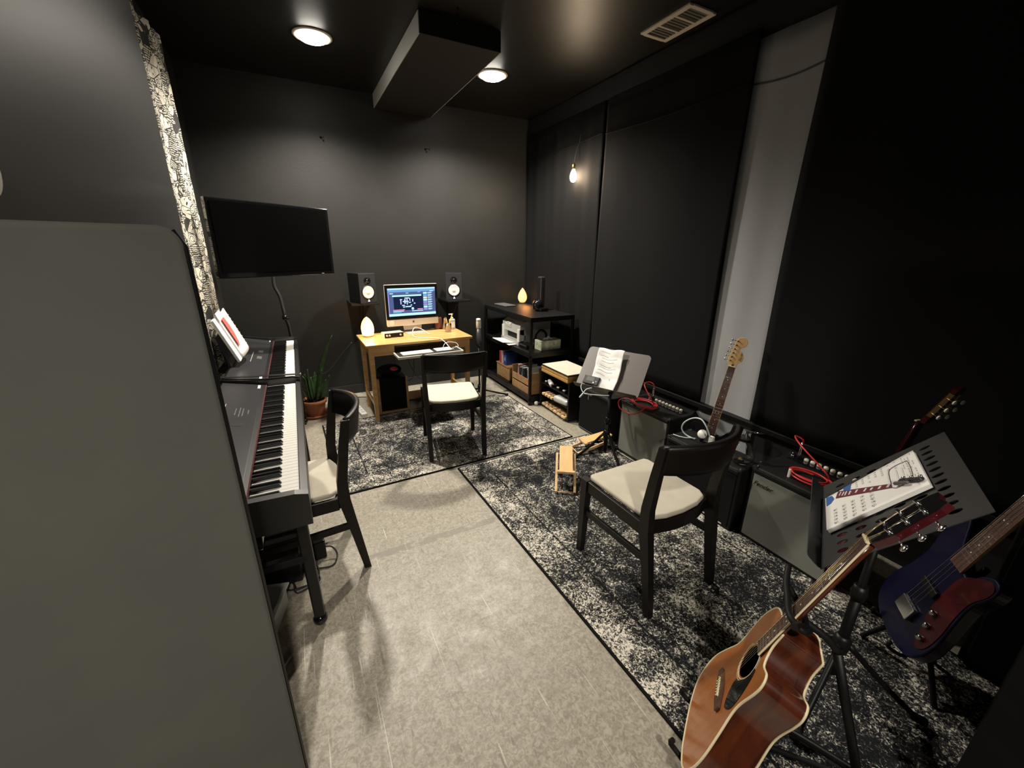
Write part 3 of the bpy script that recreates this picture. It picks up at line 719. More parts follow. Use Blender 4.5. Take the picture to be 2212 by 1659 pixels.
# all-in-one computer
t = thing('desktop_computer', 'silver all-in-one computer with a lit screen standing on the desk', 'computer', (1.0, 4.08, Z), math.radians(3))
bd = .0
MB().box((0, 0, .275), (.530, .022, .40), bev=.008).build('housing', 'silver', t)
MB().box((0, -.0125, .305), (.526, .004, .332), bev=.001).build('screen_glass', 'gloss', t)
emc = {}
def E_mat(n, c, s):
    if n not in emc: emc[n] = emat(n, c, s)
    return emc[n]
mats = [E_mat('screen_navy', (.012, .018, .055), 1), E_mat('screen_slate', (.07, .09, .20), 1.3), E_mat('screen_blue', (.14, .32, .62), 1.2), E_mat('screen_pale', (.50, .88, 1), 1.1), E_mat('screen_lavender', (.33, .33, .75), 1), E_mat('screen_pink', (1, .35, .55), 1), E_mat('screen_yellow', (.8, .85, .6), 1), E_mat('screen_azure', (.15, .5, .85), 1), E_mat('screen_line', (.5, .65, .95), 1.2)]
SW, SH = .476, .268; x0s, z0s = -SW/2, .305-SH/2
sm_ = MB()
def sq(u0, v0, u1, v1, k, lay): sm_.quad([(x0s+u0*SW, -.0148-lay*.0002, z0s+v0*SH), (x0s+u1*SW, -.0148-lay*.0002, z0s+v0*SH), (x0s+u1*SW, -.0148-lay*.0002, z0s+v1*SH), (x0s+u0*SW, -.0148-lay*.0002, z0s+v1*SH)], k)
sq(0, 0, 1, 1, 1, 0); sq(0, .95, 1, 1, 3, 1); sq(0, .86, 1, .95, 2, 1); sq(0, 0, 1, .09, 3, 1); sq(0, .09, .02, .86, 4, 1)
sq(.11, .20, .73, .76, 0, 1); sq(.09, .70, .70, .755, 3, 2); sq(.04, .80, .11, .83, 3, 2); sq(.37, .81, .43, .83, 3, 2)
sq(.62, .83, .68, .86, 4, 2); sq(.88, .85, .96, .88, 3, 2); sq(.09, .205, .33, .235, 5, 2); sq(.09, .16, .31, .185, 3, 2); sq(.09, .12, .26, .145, 7, 2)
sq(.60, .205, .72, .235, 5, 2); sq(.48, .15, .72, .175, 3, 2); sq(.35, .31, .47, .35, 3, 2)
for k in range(8):
    z = .80-k*.085; sq(.74, z-.035, .82, z+.03, (3, 7, 6, 3, 4, 4, 3, 4)[k], 2); sq(.835, z-.005, .93, z+.02, 3, 2); sq(.835, z-.032, .91, z-.018, 8, 2)
for (a, b, c_, d_) in ((.24, .58, .29, .61), (.25, .42, .27, .58), (.28, .36, .34, .40), (.30, .50, .42, .54), (.33, .44, .36, .60), (.38, .40, .40, .62), (.42, .46, .47, .50), (.34, .62, .44, .66), (.44, .54, .46, .64), (.50, .50, .52, .60), (.53, .42, .56, .46), (.46, .36, .49, .40), (.30, .30, .34, .34)): sq(a, b, c_, d_, 8, 2)
sm_.cyl((x0s+.50*SW, -.0150, z0s+.25*SH), (x0s+.50*SW, -.0156, z0s+.25*SH), .013, seg=20, mat=3)
sm_.build('screen', mats, t)
MB().box((0, -.010, .105), (.524, .006, .066), bev=.002).build('chin', 'silver', t)
# apple mark on the chin
m = MB(); pts = []
for a in range(24):
    an = 2*PI*a/24; r_ = .0105*(1+.08*math.cos(2*an)); pts.append((r_*math.cos(an)*1.0-(.004 if abs(an) < .45 or an > 2*PI-.45 else 0), r_*math.sin(an)))
m.prism(pts, 0, .0006); m.prism([(.0, .012), (.004, .016), (.005, .020), (.001, .017)], 0, .0006)
m.xf(Matrix.Translation((0, -.0132, .107)) @ Matrix.Rotation(PI/2, 4, 'X')); m.build('fruit_mark', 'ink', t)
MB().cyl((-.215, -.0131, .105), (-.215, -.0139, .105), .024, seg=28).build('round_sticker', 'ventw', t)
m = MB(); m.prism([(-.10, .075), (.10, .075), (.09, -.0), (-.09, 0)], -.003, .003); m.xf(Matrix.Translation((0, .03, .02)) @ Matrix.Rotation(PI/2-.15, 4, 'X')); m.build('stand_neck', 'silver', t)
MB().box((0, -.02, .003), (.19, .17, .005), bev=.002).build('stand_foot', 'silver', t)
# salt lamps
def egg(label, loc, mt, h, r, en, col):
    t = thing('salt_lamp', label, 'salt lamp', loc, 0, 'glowing egg-shaped salt lamps')
    MB().lathe([(r*.62, 0), (r*.70, .012), (r*.70, .018), (r*.5, .020)], seg=28).build('base', 'pine', t)
    m = MB(); prof = []
    for k in range(17):
        s = k/16; e_ = 2.1 if mt == 'egg_hot' else 1.25; rr = r*(max(0, 1-((s-.36)/(.64 if s > .36 else .62))**2)**(.72 if s > .36 else .5) if mt == 'egg_hot' else (math.sin(PI*(s*.93+.07)**.72)**.75)) if s < 1 else .001
        prof.append((max(rr, .001), h*s))
    m.lathe(prof, (0, 0, .016), seg=28); m.build('salt_egg', mt, t)
    ld = bpy.data.lights.new('salt_lamp_glow', 'POINT'); ld.energy = en; ld.color = col; ld.shadow_soft_size = .05
    lo = bpy.data.objects.new('salt_lamp_glow', ld); COL.objects.link(lo); lo.parent = t; lo.location = (0, -r-.06, h*.6)
egg('bright yellow glowing salt lamp on the left end of the desk', (.545, 4.02, Z), 'egg_hot', .175, .058, 3.2, (1, .55, .2))
egg('dimmer orange salt lamp on top of the black shelf unit', (2.45, 4.43, .915), 'egg_dim', .17, .055, .8, (1, .4, .12))
# audio interface
t = thing('audio_interface', 'small audio interface box on the desk, left of the computer stand', 'audio interface', (.755, 3.93, Z), math.radians(6))
MB().box((0, 0, .024), (.185, .10, .044), bev=.003).build('body', 'silver', t)
MB().box((0, -.052, .024), (.18, .004, .038)).build('front_panel', 'black', t)
for x in (-.07, -.045, .06): MB().cyl((x, -.053, .024), (x, -.064, .024), .009).build('knob', 'silver', t)
# pencil glass, gel bottle, leather stand, small glass
t = thing('glass_tumbler', 'clear glass holding pencils near the right end of the desk', 'glass', (1.315, 3.93, Z))
MB().lathe([(.030, 0), (.034, .085), (.031, .085), (.027, .006), (.001, .006)], seg=24, caps=False).build('glass', 'glass', t)
for i, (dx, dy, c_) in enumerate(((.05, .01, 'amber'), (.035, -.02, 'amber'), (-.012, .015, 'cork'))):
    t = thing('pencil', ('yellow pencil leaning furthest right in the desk glass', 'yellow pencil leaning right, slightly shorter, in the desk glass', 'upright dark yellow pencil in the desk glass')[i], 'pencil', (1.315, 3.93, Z+.008), 0, 'pencils in the glass')
    a = V((-dx*.35, -dy*.3, 0)); b = V((dx, dy, .165-.02*i))
    MB().cyl(a, b, .004, seg=6).build('shaft', c_, t); MB().cyl(b, b+(b-a).normalized()*.014, .004, .0005, seg=6).build('tip', 'maple', t)
t = thing('gel_bottle', 'clear pump bottle of hand gel at the back right of the desk', 'bottle', (1.40, 4.05, Z))
m = MB(); m.box((0, 0, .055), (.062, .04, .11), bev=.012); m.build('bottle', 'liq', t)
MB().box((0, -.021, .05), (.042, .001, .055)).build('label_sticker', 'white', t)
m = MB(); m.cyl((0, 0, .11), (0, 0, .125), .014); m.cyl((0, 0, .125), (0, 0, .155), .005); m.box((-.012, 0, .158), (.045, .014, .010), bev=.003); m.build('pump', 'white', t)
t = thing('leather_case', 'brown leather case leaning behind the right side of the computer', 'case', (1.275, 4.12, Z), .2)
MB().box((0, 0, .06), (.08, .03, .12), bev=.008, rot=Matrix.Rotation(-.12, 3, 'Y')).build('case', 'leather', t)
t = thing('water_glass', 'small clear glass at the back edge of the desk beside the computer', 'glass', (1.335, 4.08, Z))
MB().lathe([(.026, 0), (.034, .12), (.031, .12), (.023, .006), (.001, .006)], seg=24, caps=False).build('glass', 'glass', t)
# white cables
zt = Z+.006
tag(MB().tube([(1.10, 3.86, zt), (1.04, 3.93, Z+.05), (.965, 3.90, Z+.075), (.925, 3.84, Z+.03), (.94, 3.78, zt), (1.02, 3.72, zt), (1.12, 3.64, zt), (1.16, 3.58, Z-.02), (1.19, 3.52, ZT+.02), (1.22, 3.50, ZT+.012)], .0035, 6, sm=6).build('white_cable', 'cable_wh'), 'white cable looping from the computer over the desk front edge', 'cable')
tag(MB().tube([(1.14, 3.58, ZT+.013), (1.15, 3.57, .70), (1.19, 3.585, .715), (1.27, 3.585, .70), (1.28, 3.56, .67), (1.22, 3.555, ZT+.014)], .003, 6, sm=6).build('white_cable', 'cable_wh'), 'short white cable curling above the trackpad', 'cable')

# monitor speakers on wall brackets
def speaker(cx, cy, z, rz, label, slab):
    s_ = thing('bracket_shelf', slab, 'shelf', (cx, YB, z), 0, 'black bracket shelves for the speakers')
    MB().box((0, -.20, -.009), (.26, .40, .018), bev=.002).build('board', 'black', s_)
    m = MB(); m.bar((0, -.01, -.03), (0, -.35, -.03), .02, .02); m.bar((0, -.01, -.02), (0, -.01, -.34), .02, .02); m.bar((0, -.02, -.32), (0, -.32, -.03), .014, .014); m.build('bracket', 'blackm', s_)
    t = thing('studio_monitor', label, 'speaker', (cx, cy, z), rz, 'black studio speakers with white cones')
    MB().box((0, 0, .1425), (.175, .22, .285), bev=.006).build('cabinet', 'black', t)
    MB().box((0, -.112, .1425), (.172, .006, .281), bev=.002).build('front_baffle', 'satin', t)
    MB().lathe([(.060, 0), (.060, .003), (.056, .005), (.050, .0045), (.030, .002), (.024, .0015), (.020, .004), (.001, .007)], (0, -.115, .105), (0, -1, 0), 32).build('cone', 'cone', t)
    m = MB(); m.lathe([(.068, 0), (.068, .003), (.060, .004)], (0, -.115, .105), (0, -1, 0), 32, caps=False); m.build('cone_ring', 'black', t)
    MB().lathe([(.036, 0), (.034, .004), (.014, -.003), (.010, .004), (.001, .007)], (0, -.115, .215), (0, -1, 0), 28).build('tweeter', 'gloss', t)
    m = MB(); m.prism([(-.010, -.008), (.010, -.008), (.004, .002), (0, .013), (-.004, .002)], 0, .002); m.xf(Matrix.Translation((0, -.1155, .026)) @ Matrix.Rotation(PI/2, 4, 'X')); m.build('lit_logo', 'led', t)
speaker(.575, 4.33, 1.030, math.radians(20), 'black studio speaker with white cone, left of the computer screen', 'black bracket shelf holding the left studio speaker')
speaker(1.545, 4.36, 1.016, math.radians(-20), 'black studio speaker with white cone, right of the computer screen', 'black bracket shelf holding the right studio speaker')

# microphone on stand right of the desk
t = thing('microphone_stand', 'black tripod microphone stand beside the right end of the desk', 'microphone stand', (1.62, 3.86, .009))
MB().cyl((0, 0, .05), (0, 0, .56), .009).build('pole', 'blackm', t)
for a in (-.35, 1.9, 4.0):
    lg = MB().cyl((0, 0, .09), (.30*math.cos(a), .30*math.sin(a), .012), .009).build('leg', 'blackm', t)
    MB().cyl((.285*math.cos(a), .285*math.sin(a), .015), (.315*math.cos(a), .315*math.sin(a), .012), .013).build('rubber_foot', 'rubber', lg)
MB().lathe([(.018, -.03), (.022, 0), (.018, .03)], (0, 0, .11)).build('hub', 'black', t)
m = MB(); m.tube([(.028*math.cos(a), 0, .60+.045*math.sin(a)) for a in [k*2*PI/16 for k in range(16)]], .003, 6, closed=True); m.build('shock_mount', 'blackm', t)
t = thing('microphone', 'dark studio microphone with a pale metal grille top right of the desk', 'microphone', (1.62, 3.86, .575))
MB().lathe([(.001, 0), (.020, .005), (.024, .03), (.024, .19), (.001, .19)], (0, 0, 0)).build('body', 'satin', t)
MB().lathe([(.024, .19), (.026, .195), (.026, .275), (.022, .292), (.001, .296)], (0, 0, 0)).build('grille', 'silver', t)
m = MB(); m.lathe([(.0265, .268), (.0265, .273)], caps=False); m.build('ring', 'black', t)
# under the desk: cabinet with wood frame, bench, cables
t = thing('speaker_crate', 'dark framed box with a wooden edge on the floor under the desk', 'crate', (.70, 3.97, 0))
MB().box((0, 0, .18), (.27, .25, .34), bev=.004).build('body', 'black', t)
m = MB()
for s in (-1, 1): m.box((s*.135, -.125, .18), (.022, .03, .36), bev=.003)
m.box((0, -.125, .012), (.27, .03, .022), bev=.003); m.build('wood_frame', 'pine', t)
MB().box((0, -.128, .19), (.245, .008, .32)).build('front_cloth', 'grille_blk', t)
t = thing('cloth_bag', 'crumpled dark bag with a dull red patch on the crate under the desk', 'bag', (.70, 3.97, .353))
MB().ell((0, 0, .05), .12, .09, .055).build('bag', 'fab_black', t); MB().ell((.03, -.055, .07), .05, .035, .022).build('red_patch', 'box_red', t)
t = thing('low_wooden_bench', 'low wooden platform on the floor behind the desk chair', 'bench', (1.05, 4.12, 0))
MB().box((0, 0, .05), (.42, .22, .018), bev=.003).build('top', 'pine', t)
for s in (-1, 1): MB().box((s*.18, 0, .02), (.02, .2, .04)).build('leg', 'pine', t)
rnd = random.Random(9)
for k, (lab, x) in enumerate((('thin dark cable hanging in a loop under the desk, left one', .86), ('thin dark cable hanging in a loop under the desk, middle one', 1.0), ('thin dark cable hanging in a loop under the desk, right one', 1.16))):
    tag(MB().tube([(x, 4.17, .66), (x-.06, 4.19, .45), (x+.02, 4.10, .24), (x+.10, 4.07, .28), (x+.13, 4.16, .5), (x+.08, 4.2, .70)], .0035, 6, sm=6).build('hanging_cable', 'grey'), lab, 'cable', 'cables under the desk')
tag(MB().tube([(.43, 4.40, .62), (.30, 4.42, .48), (.16, 4.46, .32), (-.05, 4.5, .26)], .005, 6, sm=6).build('wall_cable', 'satin'), 'dark cable sloping along the back wall behind the plant', 'cable')
t = thing('power_strip', 'long white power strip lying on the floor by the desk leg', 'power strip', (.385, 4.06, 0), math.radians(98))
MB().box((0, 0, .015), (.42, .055, .028), bev=.005).build('body', 'white', t)
for k in range(6): MB().box((-.15+k*.06, 0, .0295), (.030, .030, .002)).build('socket', 'lgrey', t)
m = MB(); m.tube([(.20, .0, .014), (.26, .06, .008), (.34, .04, .008), (.36, -.08, .006), (.30, -.18, .008)], .004, 6, sm=5); m.build('cord', 'cable_black', t)

# bare bulb on the folded black fabric
t = thing('pendant_bulb', 'bare glowing bulb hanging in front of the folded black fabric', 'hanging bulb', (2.503, 3.56, 2.22))
m = MB(); prof = [(.001, -.055), (.018, -.05), (.030, -.025), (.031, 0), (.024, .03), (.014, .05), (.013, .055)]
m.lathe(prof, seg=24); m.build('bulb', 'bulb', t)
MB().lathe([(.015, .055), (.018, .058), (.018, .095), (.008, .105), (.001, .106)]).build('socket', 'brass', t)
MB().tube([(0, 0, .105), (.02, 0, .20), (.055, 0, .30), (.060, .0, .45)], .003, 6, sm=5).build('cord', 'cable_black', t)
# ------------------------------------------------------------------ black shelf unit
SX0, SX1, SY0, SY1 = 1.98, 2.50, 3.40, 4.52
t = thing('shelf_unit', 'black metal shelf unit with three shelves in the right back corner', 'shelf', (0, 0, 0))
for x in (SX0+.013, SX1-.013):
    for y in (SY0+.013, SY1-.013): MB().box((x, y, .45), (.026, .026, .90), bev=.002).build('post', 'blackm', t)
for z, th in ((.905, .02), (.545, .025), (.085, .025)):
    sh = MB().box(((SX0+SX1)/2, (SY0+SY1)/2, z), (SX1-SX0-.004, SY1-SY0-.004, th), bev=.002).build('shelf_board', 'black', t)
for z in (.885, .52, .06):
    m = MB()
    for x in (SX0+.006, SX1-.006): m.box((x, (SY0+SY1)/2, z), (.012, SY1-SY0, .03))
    for y in (SY0+.006, SY1-.006): m.box(((SX0+SX1)/2, y, z), (SX1-SX0, .012, .03))
    m.build('frame_rail', 'blackm', t)
# on top: cordless speaker tower
t = thing('tower_speaker', 'slim black upright speaker standing on top of the shelf unit', 'speaker', (2.33, 3.78, .915), .0)
MB().box((0, 0, .02), (.10, .13, .04), bev=.012).build('base', 'gloss', t)
MB().lathe([(.052, .0), (.055, .06), (.035, .10)], (-.045, .01, .02)).build('round_base', 'gloss', t)
MB().box((0, .02, .20), (.055, .075, .32), bev=.010).build('column', 'satin', t)
MB().box((-.029, .02, .20), (.004, .055, .29)).build('grille', 'grille_blk', t)
t = thing('flat_tray', 'thin dark tray lying on the left end of the shelf unit top', 'tray', (2.16, 4.33, .915), .1)
MB().box((0, 0, .009), (.14, .26, .014), bev=.005).build('tray', 'grey', t)
# printer
t = thing('printer', 'white multifunction printer with an open paper tray on the middle shelf', 'printer', (2.25, 3.97, .558), 0)
m = MB(); m.prism([(-.21, 0), (.19, 0), (.19, .25), (-.13, .25), (-.19, .21), (-.19, .12), (-.12, .10), (-.12, .05), (-.21, .04)], -.21, .21); m.xf(Matrix.Rotation(PI/2, 4, 'X')); m.build('body', 'lgrey', t)
MB().box((.02, 0, .262), (.34, .42, .022), bev=.005).build('scanner_lid', 'grey', t)
for s in (-1, 1): MB().box((-.17, s*.185, .09), (.07, .05, .17), bev=.008).build('side_pillar', 'white', t)
MB().box((-.185, .04, .195), (.05, .11, .05), bev=.006, rot=Matrix.Rotation(-.5, 3, 'Y')).build('control_panel', 'white', t)
MB().box((-.207, .04, .205), (.004, .05, .022), rot=Matrix.Rotation(-.5, 3, 'Y')).build('display', 'gloss', t)
MB().box((-.14, 0, .085), (.03, .30, .08)).build('paper_slot', 'black', t)
MB().box((-.265, .02, .022), (.17, .27, .008), bev=.003, rot=Matrix.Rotation(.10, 3, 'Y')).build('paper_tray', 'white', t)
MB().box((-.25, -.12, .006), (.10, .09, .006), bev=.002).build('tray_flap', 'white', t)
# tissue box
t = thing('tissue_box', 'pale green patterned tissue box on the middle shelf beside the printer', 'tissue box', (2.26, 3.52, .558), .06)
MB().box((0, 0, .05), (.25, .12, .10), bev=.003).build('carton', 'tissuebox', t)
m = MB(); m.grid(lambda u, v: ((u-.5)*.12, (v-.5)*.03, .101+.03*math.sin(PI*u)*(1-(2*v-1)**2)+.006*math.sin(u*14)), 12, 4); m.build('tissue', 'paper', t, solid=.001)
t = thing('black_headset', 'black rounded headset lying behind the tissue box on the middle shelf', 'headphones', (2.30, 3.72, .558))
MB().tube([(-.07, 0, .04), (-.06, 0, .12), (0, 0, .16), (.06, 0, .12), (.07, 0, .04)], .010, 8, sm=5).build('headband', 'black', t)
for s in (-1, 1): MB().lathe([(.03, -.012), (.04, 0), (.03, .014)], (s*.07, 0, .045), (1, 0, 0)).build('ear_cup', 'gloss', t)
MB().ell((.0, .05, .03), .05, .03, .03).build('ear_pad', 'black', t)
t = thing('cable_box', 'small black box with a thin edge on the middle shelf below the printer corner', 'box', (2.09, 3.66, .558))
MB().box((0, 0, .02), (.10, .16, .04), bev=.004).build('case', 'black', t); MB().box((-.052, 0, .03), (.002, .14, .008)).build('trim_strip', 'grey', t)
# bottom shelf: boxes and crates
def crate(cx, cy, w, l, h, label, slats=2, bh=None):
    t = thing('wooden_crate', label, 'crate', (cx, cy, .098), 0, 'wooden crates on the bottom shelf')
    MB().box((0, 0, .006), (w, l, .010)).build('bottom', 'pine', t)
    for s in (-1, 1): MB().box((0, s*(l/2-.006), (bh or h)/2), (w, .012, bh or h), bev=.002).build('end_panel', 'pine', t)
    for s in (-1, 1):
        for k in range(slats):
            hh = h/slats; MB().box((s*(w/2-.005), 0, hh*(k+.5)), (.010, l-.02, hh-.016), bev=.002).build('slat', 'pine', t)
crate(2.14, 3.63, .26, .42, .17, 'light wooden crate of files at the near end of the bottom shelf', 2, .24)
crate(2.16, 4.13, .24, .34, .16, 'smaller wooden crate under the bright game boxes on the bottom shelf', 1)
def book(cx, cy, z, sx, sy, sz, label, cover, pages='paper', rx=0, grp='books and folders in the near crate', ry=0):
    t = thing('book', label, 'book', (cx, cy, z), 0, grp); t.rotation_euler = (rx, ry, 0)
    MB().box((0, 0, sz/2), (sx, sy, sz), bev=.001).build('cover', cover, t)
    MB().box((.002, 0, sz/2+.0015), (sx-.004, sy*.72, sz+.0005)).build('pages', pages, t)
bk = [('white', .016, .24, 'white folder at the far end of the near crate'), ('box_pink', .018, .235, 'pink-brown book second from the far end of the near crate'), ('box_teal', .020, .215, 'dark teal book behind the pale divider in the near crate'),
      ('lgrey', .010, .24, 'pale grey divider folder in the middle of the near crate'), ('box_dark', .022, .22, 'black folder just left of the pale divider edge in the near crate'), ('box_teal', .016, .225, 'thin dark green folder in the middle of the near crate'),
      ('box_dark', .024, .21, 'thick black folder near the shelf post in the near crate'), ('box_dark', .018, .23, 'black notebook touching the thick black folder in the near crate'), ('white', .012, .25, 'white folder closest to the near end of the near crate')]
y = 3.80
for i, (c_, w, h_, lab) in enumerate(bk):
    y -= w+.012; book(2.14, y, .112, .19, w, h_, lab, c_, rx=(-.07 if i % 3 else .05))
y = 4.27
for i, (c_, w, h_, lab) in enumerate((('box_red', .05, .14, 'red patterned game box at the far end above the smaller crate'), ('box_pink', .03, .15, 'faded pink box beside the red patterned game box'), ('white', .012, .15, 'thin white box beside the blue game box'), ('box_blue', .07, .15, 'blue game box with a pale emblem above the smaller crate'))):
    y -= w+.004; book(2.12, y, .262, .15, w, h_, lab, c_, grp='game boxes on the smaller crate', pages=c_)
    if c_ == 'box_blue':
        e = MB().prism([(-.02, 0), (0, .05), (.02, 0), (.012, 0), (0, .025), (-.012, 0)], 0, .001).xf(Matrix.Translation((2.044, y, .31)) @ Matrix.Rotation(-PI/2, 4, 'Z') @ Matrix.Rotation(PI/2, 4, 'X'))
        e.xf(Matrix.Translation((-2.12, -y, -.262))); bb = [o for o in bpy.data.objects if o.name.startswith('book') and o.type == 'EMPTY'][-1]; o = e.build('emblem', 'lgrey', sorted([o for o in bpy.data.objects if o.type == 'EMPTY' and o.get('label', '').startswith('blue game box')], key=lambda q: q.name)[0])
t = thing('game_box', 'flat brown tray box under the bright game boxes on the smaller crate', 'box', (2.13, 4.14, .246))
MB().box((0, 0, .007), (.20, .32, .012), bev=.002).build('box', 'pine', t)

# ------------------------------------------------------------------ low black rack with cushions on top
LX, LY = 2.09, 2.86
t = thing('low_rack', 'low black open rack full of percussion and capos, beside the shelf unit', 'rack', (LX, LY, 0))
MB().box((.16, .01, .195), (.32, .02, .37), bev=.002).build('side_panel', 'black', t)
MB().box((.16, .50, .195), (.32, .02, .37), bev=.002).build('side_panel', 'black', t)
MB().box((.315, .255, .195), (.01, .50, .37)).build('back_panel', 'black', t)
for z in (.02, .14, .255, .375): MB().box((.16, .255, z), (.31, .48, .014), bev=.001).build('shelf_board', 'black', t)
for k, z in enumerate((.385, .420)):
    t = thing('seat_board', ('lower honey-coloured wooden board stacked on the low rack', 'upper honey-coloured wooden board with cream top on the low rack')[k], 'board', (LX+.145, LY+.25, z), .0, 'boards stacked on the low rack')
    MB().box((0, 0, .013), (.31, .46, .026), bev=.003).build('board', 'cork', t)
    if k: MB().box((0, 0, .030), (.312, .462, .008), bev=.001).build('black_edge', 'black', t); MB().box((0, 0, .037), (.295, .445, .008), bev=.003).build('cream_top', 'cream', t)
    else: MB().box((0, 0, .031), (.30, .45, .006)).build('pale_layer', 'maple', t)
rnd = random.Random(2)
places = [('upper', .262), ('middle', .147), ('bottom', .027)]
k = 0
for y in (.10, .20, .30, .40):
    t = thing('tuner_clip', 'small black clip on the low rack top shelf, %s' % ('nearest the end panel', 'second from the end panel', 'third from the end panel', 'furthest from the end panel')[k], 'clip', (LX+.03, LY+y, .262), rnd.uniform(-.4, .4), 'clips on the low rack'); k += 1
    MB().box((0, 0, .015), (.06, .03, .026), bev=.004).build('clip', 'black', t); MB().box((-.025, 0, .03), (.016, .026, .012), bev=.002).build('pale_end', 'lgrey', t)
t = thing('parcel', 'clear plastic bag of silver parts hanging out of the middle of the low rack', 'bag', (LX+.04, LY+.13, .150), .15)
MB().box((0, 0, .03), (.12, .20, .055), bev=.02, seg=3).build('bag', 'plastic_clear', t); MB().box((.0, .03, .03), (.08, .08, .04), bev=.008).build('silver_part', 'silver', t); MB().box((-.01, -.05, .03), (.07, .05, .03), bev=.008).build('white_part', 'white', t)
t = thing('white_shaker', 'white tube lying across the front of the low rack top shelf', 'shaker', (LX+.03, LY+.36, .262))
MB().lathe([(.018, -.07), (.022, -.06), (.022, .06), (.018, .07)], (0, 0, .022), (.35, .9, .0)).build('tube', 'white', t)
names = ['nearest the end panel', 'second from the end panel', 'third from the end panel', 'fourth from the end panel', 'fifth from the end panel', 'furthest from the end panel']
for k in range(6):
    t = thing('wood_block', 'flat pale block at the low rack bottom, '+names[k], 'wood block', (LX+.02+.004*k, LY+.06+k*.075, .027), rnd.uniform(-.12, .12), 'wooden blocks on the bottom of the low rack')
    MB().box((.04, 0, .012), (.16, .062, .022), bev=.003).build('block', 'beech', t); MB().cyl((-.02, 0, .024), (-.02, 0, .030), .006).build('peg', 'black', t)
for k in range(4):
    t = thing('wood_block', 'small pale block at the low rack middle, '+('beside the plastic bag', 'second from the plastic bag', 'third from the plastic bag', 'furthest from the plastic bag')[k], 'wood block', (LX+.03, LY+.27+k*.05, .147), rnd.uniform(-.1, .1), 'wooden blocks on the middle of the low rack')
    MB().box((0, 0, .012), (.10, .036, .022), bev=.003).build('block', 'beech', t); MB().cyl((-.02, 0, .024), (-.02, 0, .032), .004).build('peg', 'black', t)
t = thing('small_castor_ball', 'small white round knob on the floor between the shelf unit and low rack', 'knob', (2.06, 3.385, 0))
MB().ell((0, 0, .022), .022, .022, .022).build('ball', 'white', t); MB().cyl((.01, 0, .02), (.06, -.03, .02), .018).build('socket', 'black', t)

# ------------------------------------------------------------------ amplifiers
def amp(name, loc, rz, w, d, h, label, grille, lip=.0, knobs=0, logo=False, kx=.035, k0=.17, ks=None):
    """front faces local -Y"""
    t = thing(name, label, 'amplifier', loc, rz)
    m = MB(); m.prism([(-w/2, -w*0)]*0 or [(-d/2, 0), (d/2, 0), (d/2, h), (-d/2+.0, h)], -w/2, w/2)
    m.xf(Matrix(((0, 0, 1, 0), (1, 0, 0, 0), (0, 1, 0, 0), (0, 0, 0, 1))))
    o = m.build('cabinet', 'tolex', t); b = o.modifiers.new('bev', 'BEVEL'); b.width = .010; b.segments = 3
    MB().box((0, -d/2-.001, h/2-.005), (w-.036, .008, h-.06), bev=.003).build('grille', grille, t)
    for s in (-1, 1):
        for yy in (-1, 1):
            MB().box((s*(w/2-.014), yy*(d/2-.014), h-.012), (.034, .034, .030), bev=.008).build('corner_guard', 'black', t)
            MB().ell((s*(w/2-.018), yy*(d/2-.018), h+.0035), .004, .004, .003).build('rivet', 'chrome', t)
    MB().box((0, -d/2-.004, h-.018), (w-.02, .014, .022), bev=.005).build('top_piping', 'black', t)
    if knobs:
        MB().box((0, kx, h+.0005), (w-.07, .085, .004)).build('control_panel', 'gloss', t)
        for k in range(knobs):
            x = -w/2+k0+k*((ks or w-.25)/(knobs-1))
            MB().lathe([(.0115, 0), (.0115, .010), (.009, .015), (.001, .016)], (x, kx+.015, h+.002), seg=14).build('knob', 'knobcream', t)
        MB().lathe([(.010, 0), (.010, .006), (.004, .006)], (-w/2+k0-.07, kx+.015, h+.002), seg=12).build('input_jack', 'chrome', t)
        for x in (-.02, .10, .14): MB().ell((x, kx-.017, h+.004), .004, .004, .003).build('panel_screw', 'chrome', t)
    else:
        MB().tube([(-.07, 0, h), (-.06, 0, h+.018), (.06, 0, h+.018), (.07, 0, h)], .008, 8, sm=3).build('handle', 'rubber', t)
    if logo: text('script_logo', 'Fender', .036, Matrix.Translation((-w/2+.075, -d/2-.0065, h-.085)) @ Matrix.Rotation(PI/2, 4, 'X'), 'black', t, shear=.4)
    for s in (-1, 1): MB().box((s*(w/2-.05), -d/2+.03, .004), (.04, .03, .008)).build('rubber_foot', 'rubber', t)
    return t
A = -PI/2
# local -Y -> world -X needs rz=-90deg
amp('guitar_amplifier', (2.285, 1.995, .0), A, .48, .29, .45, 'grey-fronted guitar amplifier with red cable, behind the first music stand', 'grille', knobs=8)
amp('guitar_amplifier', (2.25, .895, .0), A, .45, .36, .445, 'grey-fronted guitar amplifier with red cable, beside the tablature book', 'grille', knobs=8, logo=True, kx=.115, k0=.105, ks=.23)
a0 = amp('practice_amplifier', (2.255, 2.55, .0), A, .40, .25, .40, 'small all-black amplifier between the low rack and first music stand', 'grille_blk')
MB().box((-.07, -.131, .36), (.085, .006, .016), bev=.002).build('badge', 'tray_grey', a0)
MB().box((-.07, -.131, .33), (.012, .006, .04), bev=.002).build('badge_stem', 'tray_grey', a0)
MB().box((0, -.131, .018), (.36, .006, .004)).build('bottom_trim', 'grey', a0)
a2 = amp('bass_amplifier', (2.14, 1.41, .0), A, .52, .22, .40, 'wide all-black amplifier between the two grey-fronted amplifiers', 'grille_blk')
MB().box((0.13, -.116, .03), (.16, .006, .005)).build('bottom_trim', 'lgrey', a2)
m = MB(); m.cyl((-.10, -.114, .36), (-.10, -.120, .36), .022); m.build('round_badge', 'tray_grey', a2)
